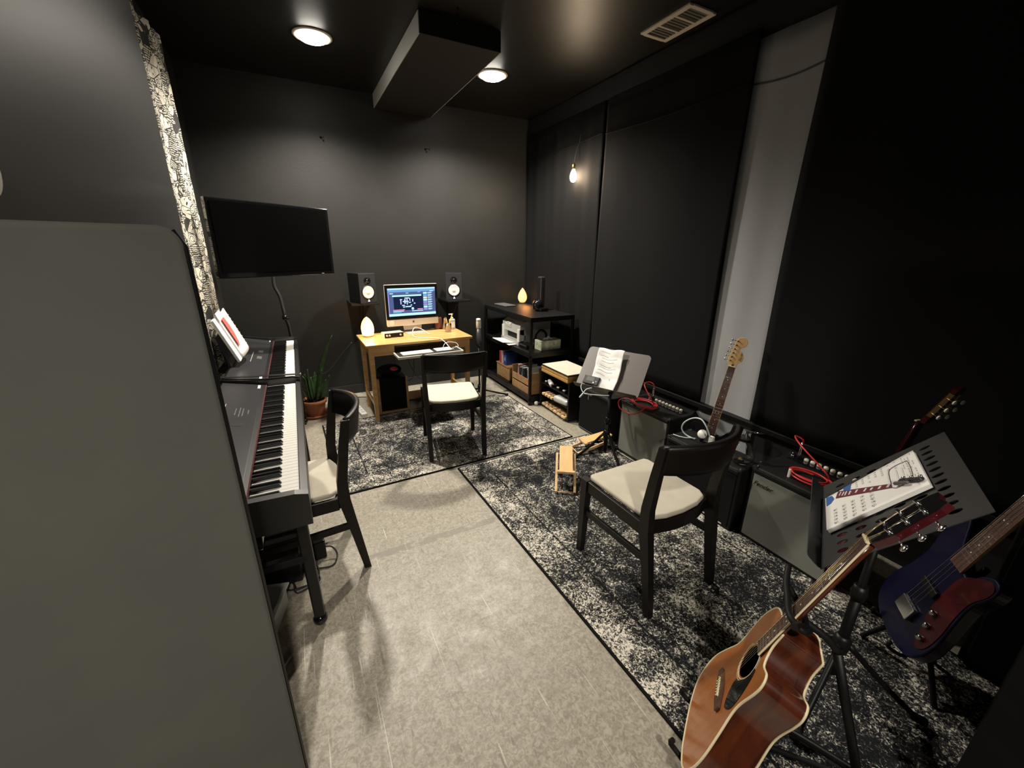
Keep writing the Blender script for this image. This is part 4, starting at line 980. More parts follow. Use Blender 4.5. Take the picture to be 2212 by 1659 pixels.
# red cables
def red_cable(cx, cy, z, r, label, plug, sp=0):
    t = thing('coiled_cable', label, 'cable', (cx, cy, z), 0, 'red instrument cables')
    pts = []
    rn = random.Random(sp)
    for k in range(4*10):
        a = k/10*2*PI; rr = r*(1+.13*math.sin(a*.37+sp)+rn.uniform(-.02, .02)); pts.append((rr*.72*math.cos(a)+.01*math.sin(k*.3), rr*1.1*math.sin(a)+.008*math.cos(k*.23), .006+.0045*(k/10)))
    p = V(plug)-V((cx, cy, z))
    last = V(pts[-1]); pts += [last+V((-.02, .02, .04)), (last+p)*.5+V((-.05, .06, .12)), p+V((-.03, .03, .135)), p+V((-.005, 0, .12)), p+V((0, 0, .09))]
    MB().tube(pts, .0042, 7, sm=3).build('cord', 'cable_red', t)
    MB().lathe([(.0055, .02), (.0075, .03), (.0075, .085), (.004, .10)], p, seg=12).build('plug', 'chrome', t)
    MB().lathe([(.009, .0), (.009, .02), (.0075, .028)], p, seg=12).build('plug_collar', 'black', t)
    return t
rc = red_cable(2.18, 2.04, .453, .088, 'red coiled cable lying on the amplifier behind the first music stand', (2.34, 2.11, .452), 1)
tag(MB().tube([(2.15, 2.11, .459), (2.13, 2.18, .47), (2.10, 2.22, .44), (2.09, 2.19, .39), (2.115, 2.12, .37), (2.115, 2.04, .40), (2.14, 1.98, .460)], .0042, 7, sm=6).build('cable_loop', 'cable_red'), 'red cable loop drooping over the front of the amplifier behind the first music stand', 'cable')
red_cable(2.19, .90, .448, .082, 'red coiled cable lying on the amplifier beside the tablature book', (2.37, 1.05, .447), 4)
tag(MB().box((2.125, .965, .465), (.012, .010, .05), bev=.002).build('cable_tie', 'cable_wh'), 'white strap around the red coiled cable beside the tablature book', 'strap')
# things on the black amp: white cable, puck, glass jar
tag(MB().tube([(2.13, 1.54, .405), (2.12, 1.60, .412), (2.11, 1.63, .445), (2.10, 1.61, .50), (2.10, 1.555, .55), (2.10, 1.495, .565), (2.10, 1.45, .53), (2.115, 1.43, .475)], .0045, 8, sm=6).build('pale_cable', 'cable_white'), 'pale blue-white cable arching above the black amplifier', 'cable')
tag(MB().tube([(2.14, 1.54, .407), (2.11, 1.56, .41), (2.09, 1.58, .407), (2.07, 1.61, .407), (2.06, 1.65, .407)], .0035, 8, sm=6).build('pale_cable', 'cable_white'), 'pale cable end lying flat on the black amplifier', 'cable')
t = thing('white_plug', 'white plug adapter standing on the black amplifier by the guitar neck', 'plug', (2.13, 1.425, .405))
MB().box((0, 0, .035), (.022, .03, .07), bev=.005).build('body', 'white', t)
t = thing('round_device', 'round grey and white disc device on the black amplifier', 'device', (2.15, 1.505, .405))
MB().lathe([(.012, 0), (.012, .03)], (0, 0, 0)).build('foot', 'black', t)
MB().lathe([(.027, 0), (.029, .006), (.027, .012), (.001, .014)], (0, 0, .045), (-.75, -.3, .5)).build('disc', 'white', t)
t = thing('glass_jar', 'clear glass bulb-shaped jar with metal fittings on the black amplifier', 'glass jar', (2.13, 1.225, .405))
MB().lathe([(.045, 0), (.062, .02), (.064, .045), (.045, .09), (.028, .125), (.026, .14), (.024, .14), (.025, .123), (.042, .088), (.060, .045), (.058, .022), (.043, .004), (.001, .004)], seg=28, caps=False).build('glass', 'glass', t)
MB().lathe([(.016, .0), (.016, .012), (.001, .016)], (0, 0, .006)).build('brass_disc', 'brass', t)
m = MB(); m.lathe([(.027, .138), (.028, .15), (.012, .165), (.010, .19)]); m.cyl((0, 0, .18), (.05, -.03, .185), .006); m.cyl((0, 0, .16), (-.03, .03, .15), .010); m.build('metal_fitting', 'satin', t)
MB().cyl((.03, -.02, .183), (.085, -.055, .178), .005).build('chrome_arm', 'chrome', t)
# ------------------------------------------------------------------ music stands
def round_rect(w, h, r, n=5):
    o = []
    for cx, cy, a0 in ((w/2-r, h/2-r, 0), (-w/2+r, h/2-r, 90), (-w/2+r, -h/2+r, 180), (w/2-r, -h/2+r, 270)):
        for k in range(n+1): a = math.radians(a0+90*k/n); o.append((cx+r*math.cos(a), cy+r*math.sin(a)))
    return o
def tripod(t, hub, r, a0, ztop):
    x, y = hub
    MB().cyl((x, y, .16), (x, y, ztop), .011).build('pole', 'blackm', t)
    MB().cyl((x, y, .10), (x, y, ztop*.62), .016).build('outer_tube', 'blackm', t)
    MB().lathe([(.022, -.035), (.026, -.01), (.026, .02), (.018, .035)], (x, y, .24)).build('hub_collar', 'black', t)
    MB().lathe([(.020, -.025), (.024, 0), (.018, .03)], (x, y, ztop*.62)).build('height_collar', 'black', t)
    for k in range(3):
        a = a0+k*2*PI/3; c_, s_ = math.cos(a), math.sin(a)
        m = MB(); m.tube([(x+.02*c_, y+.02*s_, .24), (x+r*.55*c_, y+r*.55*s_, .12), (x+r*c_, y+r*s_, .022)], .010, 8, sm=4)
        lg = m.build('leg', 'blackm', t)
        MB().lathe([(.012, -.03), (.015, -.01), (.013, .02)], (x+(r+.005)*c_, y+(r+.005)*s_, .022), (c_, s_, -.25)).build('rubber_foot', 'rubber', lg)
# first stand
bl, br, tl, tr_ = V((1.79, 2.376, .57)), V((1.994, 1.93, .57)), V((1.983, 2.46, .83)), V((2.192, 2.041, .83))
c0 = (bl+br+tl+tr_)/4; xd = (br-bl).normalized(); up = ((tl+tr_)/2-(bl+br)/2).normalized(); n_ = xd.cross(up)
F1 = Matrix.Translation(c0) @ Matrix((xd, up, n_)).transposed().to_4x4()
t = thing('music_stand', 'grey-trayed tripod music stand holding a crumpled sheet, in front of the rack', 'music stand', (0, 0, .009))
o = MB().prism(round_rect(.49, .345, .03), -.0015, .0015).xf(Matrix.Translation((0, 0, -.009)) @ F1).build('tray', 'tray_grey', t)
m = MB(); m.prism(round_rect(.49, .055, .012), -.0015, .0015); m.xf(Matrix.Translation((0, 0, -.009)) @ F1 @ Matrix.Translation((0, -.172, .028)) @ Matrix.Rotation(PI/2-.1, 4, 'X')); m.build('lip', 'black', t)
hx, hy = 1.905, 2.11
tripod(t, (hx, hy), .22, math.radians(-95), .56)
bk = F1 @ V((0, -.03, -.01)); bk.z -= .009
MB().bar((hx, hy, .54), bk, .03, .03).build('tilt_bracket', 'black', t)
MB().cyl((hx+.02, hy-.02, .56), (hx+.07, hy-.05, .56), .010).build('tilt_knob', 'black', t)
# sheet
t = thing('sheet_music', 'crumpled white printed sheet standing on the grey music stand', 'sheet', mw=F1)
def fs(u, v):
    x = -.142+.205*u; y = -.148+.305*v
    return (x+.045*(v-.5)*0+.01*math.sin(v*5), y+.006*math.sin(u*9)-(.03*u*(1-v)**3), .010+.006*math.sin(u*7+v*3)+.006*abs(math.sin(v*12))*.6+.02*v*v+.03*max(0, u-.8)*v)
MB().grid(fs, 24, 30).build('paper', 'paper', t, solid=.0006)
m = MB()
def off(u, v, k=.0016): p = V(fs(u, v)); p.z += k; return p
for (u0, u1, v) in ((.12, .45, .80), (.2, .8, .74), (.15, .6, .55), (.1, .45, .33), (.12, .8, .50), (.2, .7, .66), (.12, .5, .90), (.12, .7, .42)):
    for k in range(8):
        a = u0+(u1-u0)*k/8; b = u0+(u1-u0)*(k+1)/8; m.quad([off(a, v), off(b, v), off(b, v+.008), off(a, v+.008)])
m.build('printed_lines', 'inkg', t)
t = thing('digital_tuner', 'dark grey metronome tuner with display standing on the music stand lip', 'tuner', mw=F1 @ Matrix.Translation((-.155, -.148, .018)) @ Matrix.Rotation(-.04, 4, 'Z'))
MB().box((.03, .035, 0), (.125, .07, .018), bev=.006).build('body', 'tray_dark', t)
MB().box((.022, .042, .0095), (.062, .034, .001)).build('display', 'grey', t)
MB().cyl((.055, .017, .009), (.055, .017, .012), .006).build('button', 'white', t)
MB().box((.072, .030, .0095), (.012, .006, .002)).build('small_button', 'lgrey', t)
q = lambda x, y, z: F1 @ V((x, y, z))
tag(MB().tube([q(-.17, -.165, .05), q(-.165, -.20, .055), q(-.13, -.235, .05), q(-.08, -.235, .05), q(0, -.215, .03), q(.05, -.20, .02)], .0035, 7, sm=6).build('pale_cable', 'cable_white'), 'thin white cable drooping under the lip of the grey music stand', 'cable')
tag(MB().tube([q(-.08, -.185, .055), q(-.11, -.21, .07), q(-.125, -.25, .07), q(-.14, -.285, .07)], .0045, 7, sm=4, rads=[.004, .004, .006, .0025]).build('cable_plug', 'cable_white'), 'pale cable plug end hanging crosswise under the grey music stand', 'cable')

# second stand: perforated plate, top edge on the right
TR2, BR2 = V((1.802, .413, 1.0)), V((1.326, .182, 1.0))
d2 = (BR2-TR2).normalized(); h2 = V((d2.y, -d2.x, 0)); h2 = -h2 if h2.y < 0 else h2
al = math.radians(50); dn = h2*math.cos(al)+V((0, 0, -1))*math.sin(al)
PW, PH = (BR2-TR2).length, .40
c0 = (TR2+BR2)/2+dn*PH/2; up = -dn; n2 = V((0, 0, 1)); xd = up.cross(-(up.cross(d2)));
nn = d2.cross(up); 
if nn.z < 0: nn = -nn; xd = -d2
else: xd = d2
F2 = Matrix.Translation(c0) @ Matrix((xd, up, nn)).transposed().to_4x4()
t = thing('music_stand', 'black perforated music stand holding the open tablature book on the right', 'music stand', (0, 0, .009))
# plate with real holes: build as grid of cells around oval holes
def plate(w, h, holes, rx, ry, th=.002):
    bm = MB(); xs = sorted({hx_ for hx_, _ in holes}); ys = sorted({hy_ for _, hy_ in holes})
    cw, ch = (xs[1]-xs[0]), (ys[1]-ys[0])
    X = [-w/2]+[xs[0]-cw/2+i*cw for i in range(len(xs)+1)]+[w/2]; Y = [-h/2]+[ys[0]-ch/2+i*ch for i in range(len(ys)+1)]+[h/2]
    for i in range(len(X)-1):
        for j in range(len(Y)-1):
            x0, x1, y0, y1 = X[i], X[i+1], Y[j], Y[j+1]
            if 0 < i < len(X)-2 and 0 < j < len(Y)-2:
                cx, cy = (x0+x1)/2, (y0+y1)/2; inner = [bm.bm.verts.new((cx+rx*math.cos(a), cy+ry*math.sin(a), 0)) for a in [PI/4+k*PI/8 for k in range(16)]]
                cor = [bm.bm.verts.new((x, y, 0)) for x, y in ((x1, y1), (x0, y1), (x0, y0), (x1, y0))]
                for q_ in range(4):
                    c_a, c_b = cor[q_], cor[(q_+1) % 4]; ring = [inner[(q_*4+k) % 16] for k in range(5)]
                    bm.bm.faces.new([c_a, c_b]+list(reversed(ring)))
            else: bm.quad([(x0, y0, 0), (x1, y0, 0), (x1, y1, 0), (x0, y1, 0)])
    return bm
holes = [(-.21+i*.042, -.135+j*.054) for i in range(11) for j in range(6)]
T9 = Matrix.Translation((0, 0, -.009))
m = plate(PW, PH, holes, .010, .016); m.xf(T9 @ F2); m.build('perforated_tray', 'tray_dark', t, solid=.002)
m = MB(); m.prism(round_rect(PW, .05, .01), -.0015, .0015); m.xf(T9 @ F2 @ Matrix.Translation((0, -PH/2, .025)) @ Matrix.Rotation(PI/2, 4, 'X')); m.build('lip', 'tray_dark', t)
hx, hy = c0.x+.02, c0.y-.01
tripod(t, (hx, hy), .26, 1.2, c0.z-.10)
MB().bar((hx, hy, c0.z-.12), (T9 @ F2) @ V((0, 0, -.01)), .03, .03).build('tilt_bracket', 'black', t)
# tablature book
FB = F2 @ Matrix.Translation((.045, -.03, .004))
t = thing('tablature_book', 'open guitar chord book with blue and maroon artwork on the perforated stand', 'book', mw=FB)
BW, BH = .225, .31
FB = F2 @ Matrix.Translation((0, 0, .004)); t.matrix_world = FB
TLb, TRb, BRb, BLb = V((-.190, .110, 0)), V((.066, .116, 0)), V((.102, -.170, 0)), V((-.116, -.176, 0))
def bl_(u, v, z=0): p = TLb*(1-u)*(1-v)+TRb*u*(1-v)+BRb*u*v+BLb*(1-u)*v; return V((p.x, p.y, z))
m = MB(); m.grid(lambda u, v: bl_(u, v, .012), 14, 14); m.build('open_page', 'paper', t, solid=.002)
m = MB()
lo = [m.bm.verts.new(bl_(u, v, .001)+V((.0, 0, -.003*0))) for u, v in ((0, 0), (1, 0), (1, 1), (0, 1))]; hi = [m.bm.verts.new(bl_(u, v, .0105)) for u, v in ((0.005, .005), (.995, .005), (.995, .995), (.005, .995))]
m.skin([lo, hi], 0, True, True, False); m.build('page_block', 'white', t)
ZP = .0140
def flat(name, pts, mt, z=ZP):
    def lift(p):
        return V((p[0], p[1], z))
    m = MB(); m.bm.faces.new([m.bm.verts.new(lift(p)) for p in pts]); return m.build(name, mt, t)
flat('maroon_neck_print', [(-.1258, -.130), (-.0805, -.1394), (.0052, .0293), (-.0231, .0289)], 'maroon')
B = [(-.111, -.1197), (-.0893, -.1265), (-.1021, -.1104), (-.0807, -.1173), (-.0979, -.1012), (-.0745, -.1081), (-.0887, -.0892), (-.0668, -.0951), (-.0769, -.0676), (-.0607, -.0744), (-.0602, -.0412), (-.0453, -.0489), (-.0469, -.0232), (-.0355, -.0297), (-.0351, -.0002), (-.022, -.0069), (-.0227, .0241), (-.0092, .0169)]
m = MB()
for i in range(0, len(B), 2):
    a, b = V((*B[i], ZP+.0006)), V((*B[i+1], ZP+.0006)); m.bar(a, b, .0028+.0003*i, .0006)
m.build('white_fret_print', 'white', t)
flat('blue_print', [(-.1418, -.0848), (-.132, -.112), (-.115, -.112), (-.0942, -.091)], 'blue_print')
flat('blue_print', [(-.1155, -.1720), (-.1125, -.152), (-.098, -.1470), (-.082, -.1436), (-.06, -.1545), (-.052, -.1700), (-.09, -.172)], 'blue_print')
ol = [(-.0231, .0289), (-.1057, .0308), (-.1263, .0451), (-.1309, .0751), (-.118, .0878), (-.0065, .0862), (.0089, .0643), (.0188, .043), (.0052, .0293)]
MB().tube([(x, y, ZP+.0004) for x, y in ol], .0009, 5, sm=4).build('headstock_outline', 'ink', t)
m = MB()
for k, uu in enumerate((.50, .62)): m.bar((-.10, .052+.016*k, ZP+.0004), (-.02, .052+.016*k, ZP+.0004), .0008, .0004)
rnd = random.Random(5)
def uvq(u0, v0, u1, v1):
    p = [bl_(u, v, ZP) for u, v in ((u0, v0), (u1, v0), (u1, v1), (u0, v1))]; m.quad(p)
m.build('headstock_lines', 'inkg', t)
m = MB()
for r in range(4):
    v = .04+r*.03
    for c_ in range(12):
        if rnd.random() < .75: uvq(.04+c_*.075, v, .04+c_*.075+rnd.uniform(.03, .06), v+.006)
for r in range(9):
    v = .20+r*.07
    for c_ in range(4):
        u = .03+c_*.065
        if u+.06 < .30 and rnd.random() < .8: uvq(u, v, u+.045, v+.006); uvq(u+.004, v+.014, u+.04, v+.018)
for r in range(5):
    v = .48+r*.098
    for c_ in range(5):
        u = .52+c_*.092
        for q_ in range(3): uvq(u, v+q_*.016, u+.055, v+q_*.016+.003)
        for q_ in range(3): uvq(u+q_*.024, v, u+q_*.024+.003, v+.036)
m.build('chord_print', 'inkg', t)
m = MB()
for r in range(5):
    for c_ in range(5):
        u = .53+c_*.092; v = .48+r*.098
        for q_ in range(2): a = u+rnd.uniform(0, .045); b = v+rnd.uniform(0, .03); uvq(a, b, a+.010, b+.010)
m.build('dots_print', 'ink', t)
t = thing('guitar_capo', 'small grey metal capo clipped on the right edge of the open tablature book', 'capo', mw=F2 @ Matrix.Translation((.018, .082, .022)) @ Matrix.Rotation(.9, 4, 'Z'))
MB().box((0, 0, .002), (.070, .014, .010), bev=.003).build('bar', 'satin', t)
MB().box((-.02, -.014, .004), (.045, .010, .009), bev=.003).build('arm', 'grey', t)
for x in (-.02, .005, .03): MB().ell((x, .004, .009), .006, .005, .004).build('screw_head', 'chrome', t)

# ------------------------------------------------------------------ guitars
def gframe(N, a, w, th):
    return Matrix.Translation(N) @ Matrix((V(w).normalized(), -V(a).normalized(), -V(th).normalized())).transposed().to_4x4()
def outline(bass, treb, n=7):
    b = spline([(x, y, 0) for x, y in bass], n); t_ = spline([(x, y, 0) for x, y in treb], n)
    return [(p.x, -p.y) for p in b] + [(p.x, -p.y) for p in reversed(t_)][1:]
BASS = [(-.02, 0), (-.07, 0), (-.115, .02), (-.14, .07), (-.143, .12), (-.13, .19), (-.135, .23), (-.165, .29), (-.195, .36), (-.197, .42), (-.165, .475), (-.09, .5), (0, .505)]
CUT = [(.025, 0), (.035, .05), (.07, .085), (.115, .075), (.138, .095), (.14, .13), (.13, .19), (.135, .23), (.165, .29), (.195, .36), (.197, .42), (.165, .475), (.09, .5), (0, .505)]
PLAIN = [(.02, 0), (.07, 0), (.115, .02), (.14, .07), (.143, .12), (.13, .19), (.135, .23), (.165, .29), (.195, .36), (.197, .42), (.165, .475), (.09, .5), (0, .505)]
def neck_parts(t, nutw, endw, L, frets, scale, dots, zoff, board='rosewood', neckm='mahog', thick=.018):
    m = MB(); rings = []
    for k in range(8):
        s = k/7; w = nutw+(endw-nutw)*s; y = -L*s
        rings.append([m.bm.verts.new((w/2*math.cos(a), y, zoff-.004+thick*(-math.sin(a)) )) for a in [PI*i/8 for i in range(9)]])
    m.skin(rings, 0); m.build('neck', neckm, t)
    m = MB()
    def fy(n): return -scale*(1-2**(-n/12))
    yE = -L
    wE = nutw+(endw-nutw)
    m.prism([(-nutw/2, 0), (nutw/2, 0), (wE/2, yE), (-wE/2, yE)], zoff-.004, zoff, 0)
    m.build('fretboard', board, t)
    for n in range(1, frets+1):
        y = fy(n)
        if y < yE+.002: break
        w = nutw+(wE-nutw)*(-y/L); MB().box((0, y, zoff+.0006), (w, .0024, .0018)).build('fret', 'chrome', t)
    for n in dots:
        y = (fy(n)+fy(n-1))/2
        if y < yE: break
        for x in ((-.010, .010) if n == 12 else (0,)): MB().cyl((x, y, zoff), (x, y, zoff+.0006), .0028).build('fret_marker', 'pearl', t)
    for s in (-1, 1):
        m = MB(); m.bar((s*nutw/2, 0, zoff-.002), (s*wE/2, yE, zoff-.002), .0014, .0045); m.build('neck_binding', 'binding' if board == 'rosewood' and neckm == 'mahog' else neckm, t)
    MB().box((0, .003, zoff+.001), (nutw, .0055, .009), bev=.001).build('nut', 'binding', t)
def strings(t, xs0, xs1, y1, z0, z1, rs, mats_):
    for x0, x1, r, mt in zip(xs0, xs1, rs, mats_): MB().cyl((x0, .003, z0), (x1, y1, z1), r, seg=5).build('string', mt, t)
def tuner(t, x, y, z, s, knob='chrome', down=False, post=True):
    m = MB()
    if post: m.cyl((x, y, z), (x, y, z+.014), .0035, seg=10); m.lathe([(.006, 0), (.006, .002)], (x, y, z), seg=12)
    m.cyl((x+s*.004, y, z-.010), (x+s*.030, y, z-.010), .0025, seg=8)
    g = m.build('tuning_peg', 'chrome', t)
    m = MB(); m.ell((x+s*.036, y, z-.010), .008, .0095, .004); m.build('peg_button', knob, g)

# acoustic guitar in the foreground
Gm = gframe((1.1696, .3207, .8704), (-.2762, .2488, -.9283), (-.8541, -.5065, .1183), (.4408, -.8255, -.3524))
t = thing('acoustic_guitar', 'amber acoustic guitar with red-brown sides, cutaway body on a floor stand', 'guitar', mw=Gm)
S0 = .345; TH = .103
out = [(x, y-S0) for x, y in outline(BASS, CUT)]
m = MB(); a = [m.bm.verts.new((x, y, 0)) for x, y in out]; b = [m.bm.verts.new((x, y, -TH-.0*x)) for x, y in out]
n = len(a)
for i in range(n):
    f = m.bm.faces.new((a[i], a[(i+1) % n], b[(i+1) % n], b[i])); f.smooth = True
m.build('side', 'mahog', t)
def cap(z, mt, name, hole=None):
    m = MB()
    if hole:
        cx, cy, r = hole; k = 48; inner = [m.bm.verts.new((cx+r*math.cos(2*PI*i/k), cy+r*math.sin(2*PI*i/k), z)) for i in range(k)]
        outer = [m.bm.verts.new((x, y, z)) for x, y in out]
        es = [m.bm.edges.new((L_[i], L_[(i+1) % len(L_)])) for L_ in (inner, outer) for i in range(len(L_))]
        bmesh.ops.triangle_fill(m.bm, use_beauty=True, use_dissolve=False, edges=es)
        # drop faces inside the hole
        bad = [f for f in m.bm.faces if (f.calc_center_median()-V((cx, cy, z))).length < r*.85]; bmesh.ops.delete(m.bm, geom=bad, context='FACES_ONLY')
    else: m.bm.faces.new([m.bm.verts.new((x, y, z)) for x, y in out])
    return m.build(name, mt, t)
cap(.0005, 'spruce', 'soundboard', (0, -.50, .050)); cap(-TH, 'mahog', 'back')
for z in (.0, -TH): MB().tube([(x*1.002, y, z) for x, y in out], .0032, 6, closed=True).build('body_binding', 'binding', t)
m = MB(); m.tube([(.0565*math.cos(k*PI/16), -.50+.0565*math.sin(k*PI/16), .0008) for k in range(32)], .0018, 6, closed=True); m.tube([(.0635*math.cos(k*PI/16), -.50+.0635*math.sin(k*PI/16), .0008) for k in range(32)], .0010, 6, closed=True); m.build('rosette', 'binding', t)
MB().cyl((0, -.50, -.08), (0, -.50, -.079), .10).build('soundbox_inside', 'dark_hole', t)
pg = spline([(.050, -.475, 0), (.058, -.50, 0), (.040, -.548, 0), (.02, -.565, 0), (.045, -.60, 0), (.085, -.618, 0), (.112, -.59, 0), (.108, -.55, 0), (.085, -.50, 0), (.062, -.472, 0)], 5, True)
MB().prism([(p.x, p.y) for p in pg], .0012, .0022).build('pickguard', 'pickguard', t)
MB().prism([(-.078, -.640), (-.02, -.630), (.02, -.630), (.078, -.640), (.078, -.660), (.03, -.668), (-.03, -.668), (-.078, -.660)], .001, .009).build('bridge', 'rosewood', t)
MB().bar((-.036, -.643, .011), (.036, -.646, .011), .003, .006).build('saddle', 'binding', t)
for k in range(6): MB().ell((-.027+k*.0108, -.655, .011), .003, .003, .003).build('bridge_pin', 'binding', t)
neck_parts(t, .044, .056, .445, 20, .645, (3, 5, 7, 9, 12, 15, 17), .010)
MB().box((0, -S0-.02, -.03), (.050, .06, .07), bev=.01).build('neck_heel', 'mahog', t)
hs = [(-.022, .006), (-.030, .03), (-.038, .06), (-.038, .165), (-.030, .185), (0, .178), (.030, .185), (.038, .165), (.038, .06), (.030, .03), (.022, .006)]
hm = Matrix.Translation((0, 0, .006)) @ Matrix.Rotation(-.22, 4, 'X')
MB().prism(hs, -.016, 0).xf(hm).build('headstock', 'headred', t)
MB().prism([(x*.97, y) for x, y in hs], 0, .0012).xf(hm).build('headstock_veneer', 'gloss', t)
sx0 = [-.0175+.007*k for k in range(6)]; sx1 = [-.027+.0108*k for k in range(6)]
strings(t, sx0, sx1, -.646, .014, .0145, [.0007, .0006, .0005, .00045, .0003, .0003], ['bronze']*4+['chrome']*2)
for k in range(3):
    for s in (-1, 1):
        m = MB(); y = .055+k*.042; p0 = V((s*.024, y, 0)); m.cyl(p0-V((0, 0, .014)), p0+V((0, 0, .016)), .0035, seg=10); m.lathe([(.0065, .0012), (.0065, .003)], p0, seg=12)
        m.cyl(p0+V((s*.004, 0, -.020)), p0+V((s*.034, 0, -.020)), .0028, seg=8); m.xf(hm); g = m.build('tuning_peg', 'chrome', t)
        m = MB(); m.ell(p0+V((s*.040, 0, -.020)), .009, .010, .0045); m.xf(hm); m.build('peg_button', 'chrome', g)
        idx = (2-k) if s < 0 else (3+k)
        q_ = hm @ (p0+V((0, 0, .010))); MB().cyl((sx0[idx], .003, .014), q_, .0006 if idx < 4 else .0004, seg=5).build('string', 'bronze' if idx < 4 else 'chrome', t)
Gac = Gm
# its floor stand with neck yoke
t = thing('guitar_stand', 'black tubular guitar stand with a padded neck yoke holding the acoustic guitar', 'guitar stand', (0, 0, 0))
base = V((1.22, .18, 0)); nk = Gac @ V((0, -.285, -.035)); 
MB().cyl(base+V((0, 0, .10)), nk+V((.035, -.06, -.05)), .012).build('pole', 'blackm', t)
m = MB(); m.tube([nk+V((.035, -.06, -.05)), nk+V((.02, -.035, -.02)), Gac @ V((0, -.285, -.022))], .010, 8, sm=4)
m.tube([Gac @ V(p) for p in ((-.085, -.265, .030), (-.055, -.275, .004), (-.03, -.283, -.018), (0, -.285, -.024), (.03, -.283, -.018), (.055, -.275, .004), (.10, -.262, .026))], .0085, 10, sm=4); m.build('neck_yoke', 'rubber', t)
MB().tube([Gac @ V(p) for p in ((-.135, -.235, .045), (-.08, -.258, .040), (-.03, -.272, .030), (.02, -.278, .026), (.05, -.278, .016), (.06, -.280, -.01), (.03, -.284, -.03))], .0085, 10, sm=5).build('retaining_arm', 'rubber', t)
for k, (dx, dy) in enumerate(((.30, -.10), (-.25, -.20), (-.02, .32))):
    lg = MB().tube([base+V((0, 0, .16)), base+V((dx*.5, dy*.5, .10)), base+V((dx, dy, .022))], .011, 8, sm=4).build('leg', 'blackm', t)
    MB().lathe([(.014, -.02), (.016, 0), (.013, .03)], base+V((dx, dy, .022)), (dx, dy, -.2)).build('rubber_foot', 'rubber', lg)
tail = Gac @ V((0, -.845, -.03))
for s in (-1, 1):
    p1 = Gac @ V((s*.10, -.846, -TH-.02)); p2 = Gac @ V((s*.10, -.858, .02)); p3 = Gac @ V((s*.10, -.835, .035))
    MB().tube([base+V((0, 0, .14)), p1, p2, p3], .008, 8, sm=4).build('body_cradle', 'rubber', t)

# electric guitar leaning at the wall behind the black amplifier
u = V((.12, -.03, .77)).normalized(); nrm = V((-1, -.42, .17)); nrm = (nrm-u*nrm.dot(u)).normalized(); w = u.cross(nrm)
Gs = Matrix.Translation((2.415, 1.565, .845)) @ Matrix((w, u, nrm)).transposed().to_4x4()
t = thing('electric_guitar', 'electric guitar with pale maple headstock leaning against the grey fabric strip', 'guitar', mw=Gs)
neck_parts(t, .043, .056, .470, 21, .648, (3, 5, 7, 9, 12, 15, 17, 19), .010, 'rosewood', 'maple')
hs = [(-.021, 0), (-.034, .022), (-.0375, .034), (-.034, .075), (-.028, .125), (-.020, .172), (-.004, .190), (.018, .194), (.036, .180), (.043, .160), (.036, .138), (.018, .126), (.012, .112), (.030, .098), (.044, .072), (.043, .046), (.033, .034), (.024, .024), (.021, 0)]
hs = [(p.x, p.y) for p in spline([(x, y, 0) for x, y in hs], 3)]
o = MB().prism(hs, -.009, .005).build('headstock', 'maple', t); b = o.modifiers.new('bev', 'BEVEL'); b.width = .002; b.segments = 2; b.limit_method = 'ANGLE'
for k in range(6):
    x, y = -.020+.0020*k, .038+k*.0255
    m = MB(); m.cyl((x, y, .005), (x, y, .016), .0042, seg=10); m.cyl((x, y, -.012), (x-.028, y, -.012), .0025, seg=8); g = m.build('tuning_peg', 'satin', t)
    MB().ell((x-.036, y, -.012), .008, .008, .004).build('peg_button', 'chrome', g)
    MB().cyl((-.0165+.0066*k, .003, .015), (x, y, .012), .0004, seg=5).build('string', 'chrome', t)
    MB().cyl((-.0165+.0066*k, .003, .014), (-.026+.0104*k, -.648, .018), .0004, seg=5).build('string', 'chrome', t)
text('headstock_script', 'Squier', .022, Matrix.Translation((.030, .072, .0052)) @ Matrix.Rotation(PI/2, 4, 'Z'), 'ink', t, shear=.3)
MB().box((0, .010, .0055), (.012, .016, .001), bev=.0003).build('truss_cap', 'dark_hole', t)
bo = [(-.030, -.40), (-.10, -.385), (-.135, -.355), (-.150, -.375), (-.155, -.43), (-.135, -.50), (-.135, -.56), (-.158, -.65), (-.160, -.72), (-.12, -.785), (0, -.81), (.12, -.785), (.160, -.72), (.158, -.65), (.130, -.56), (.128, -.50), (.145, -.45), (.135, -.415), (.10, -.43), (.07, -.465), (.035, -.47)]
bo = [(p.x, p.y) for p in spline([(x, y, 0) for x, y in bo], 4, True)]
bo = [(x*.93, y) for x, y in bo]; MB().prism(bo, -.040, .004, 0).build('body', 'gloss', t)
MB().prism([(x*.8+.01, y*.86-.09) for x, y in bo], .004, .006).build('pickguard', 'black', t)
for k in range(3): MB().box((0, -.50-k*.05, .009), (.07, .018, .008), bev=.003).build('pickup', 'black', t)
MB().box((0, -.655, .012), (.085, .05, .012), bev=.002).build('bridge', 'chrome', t)

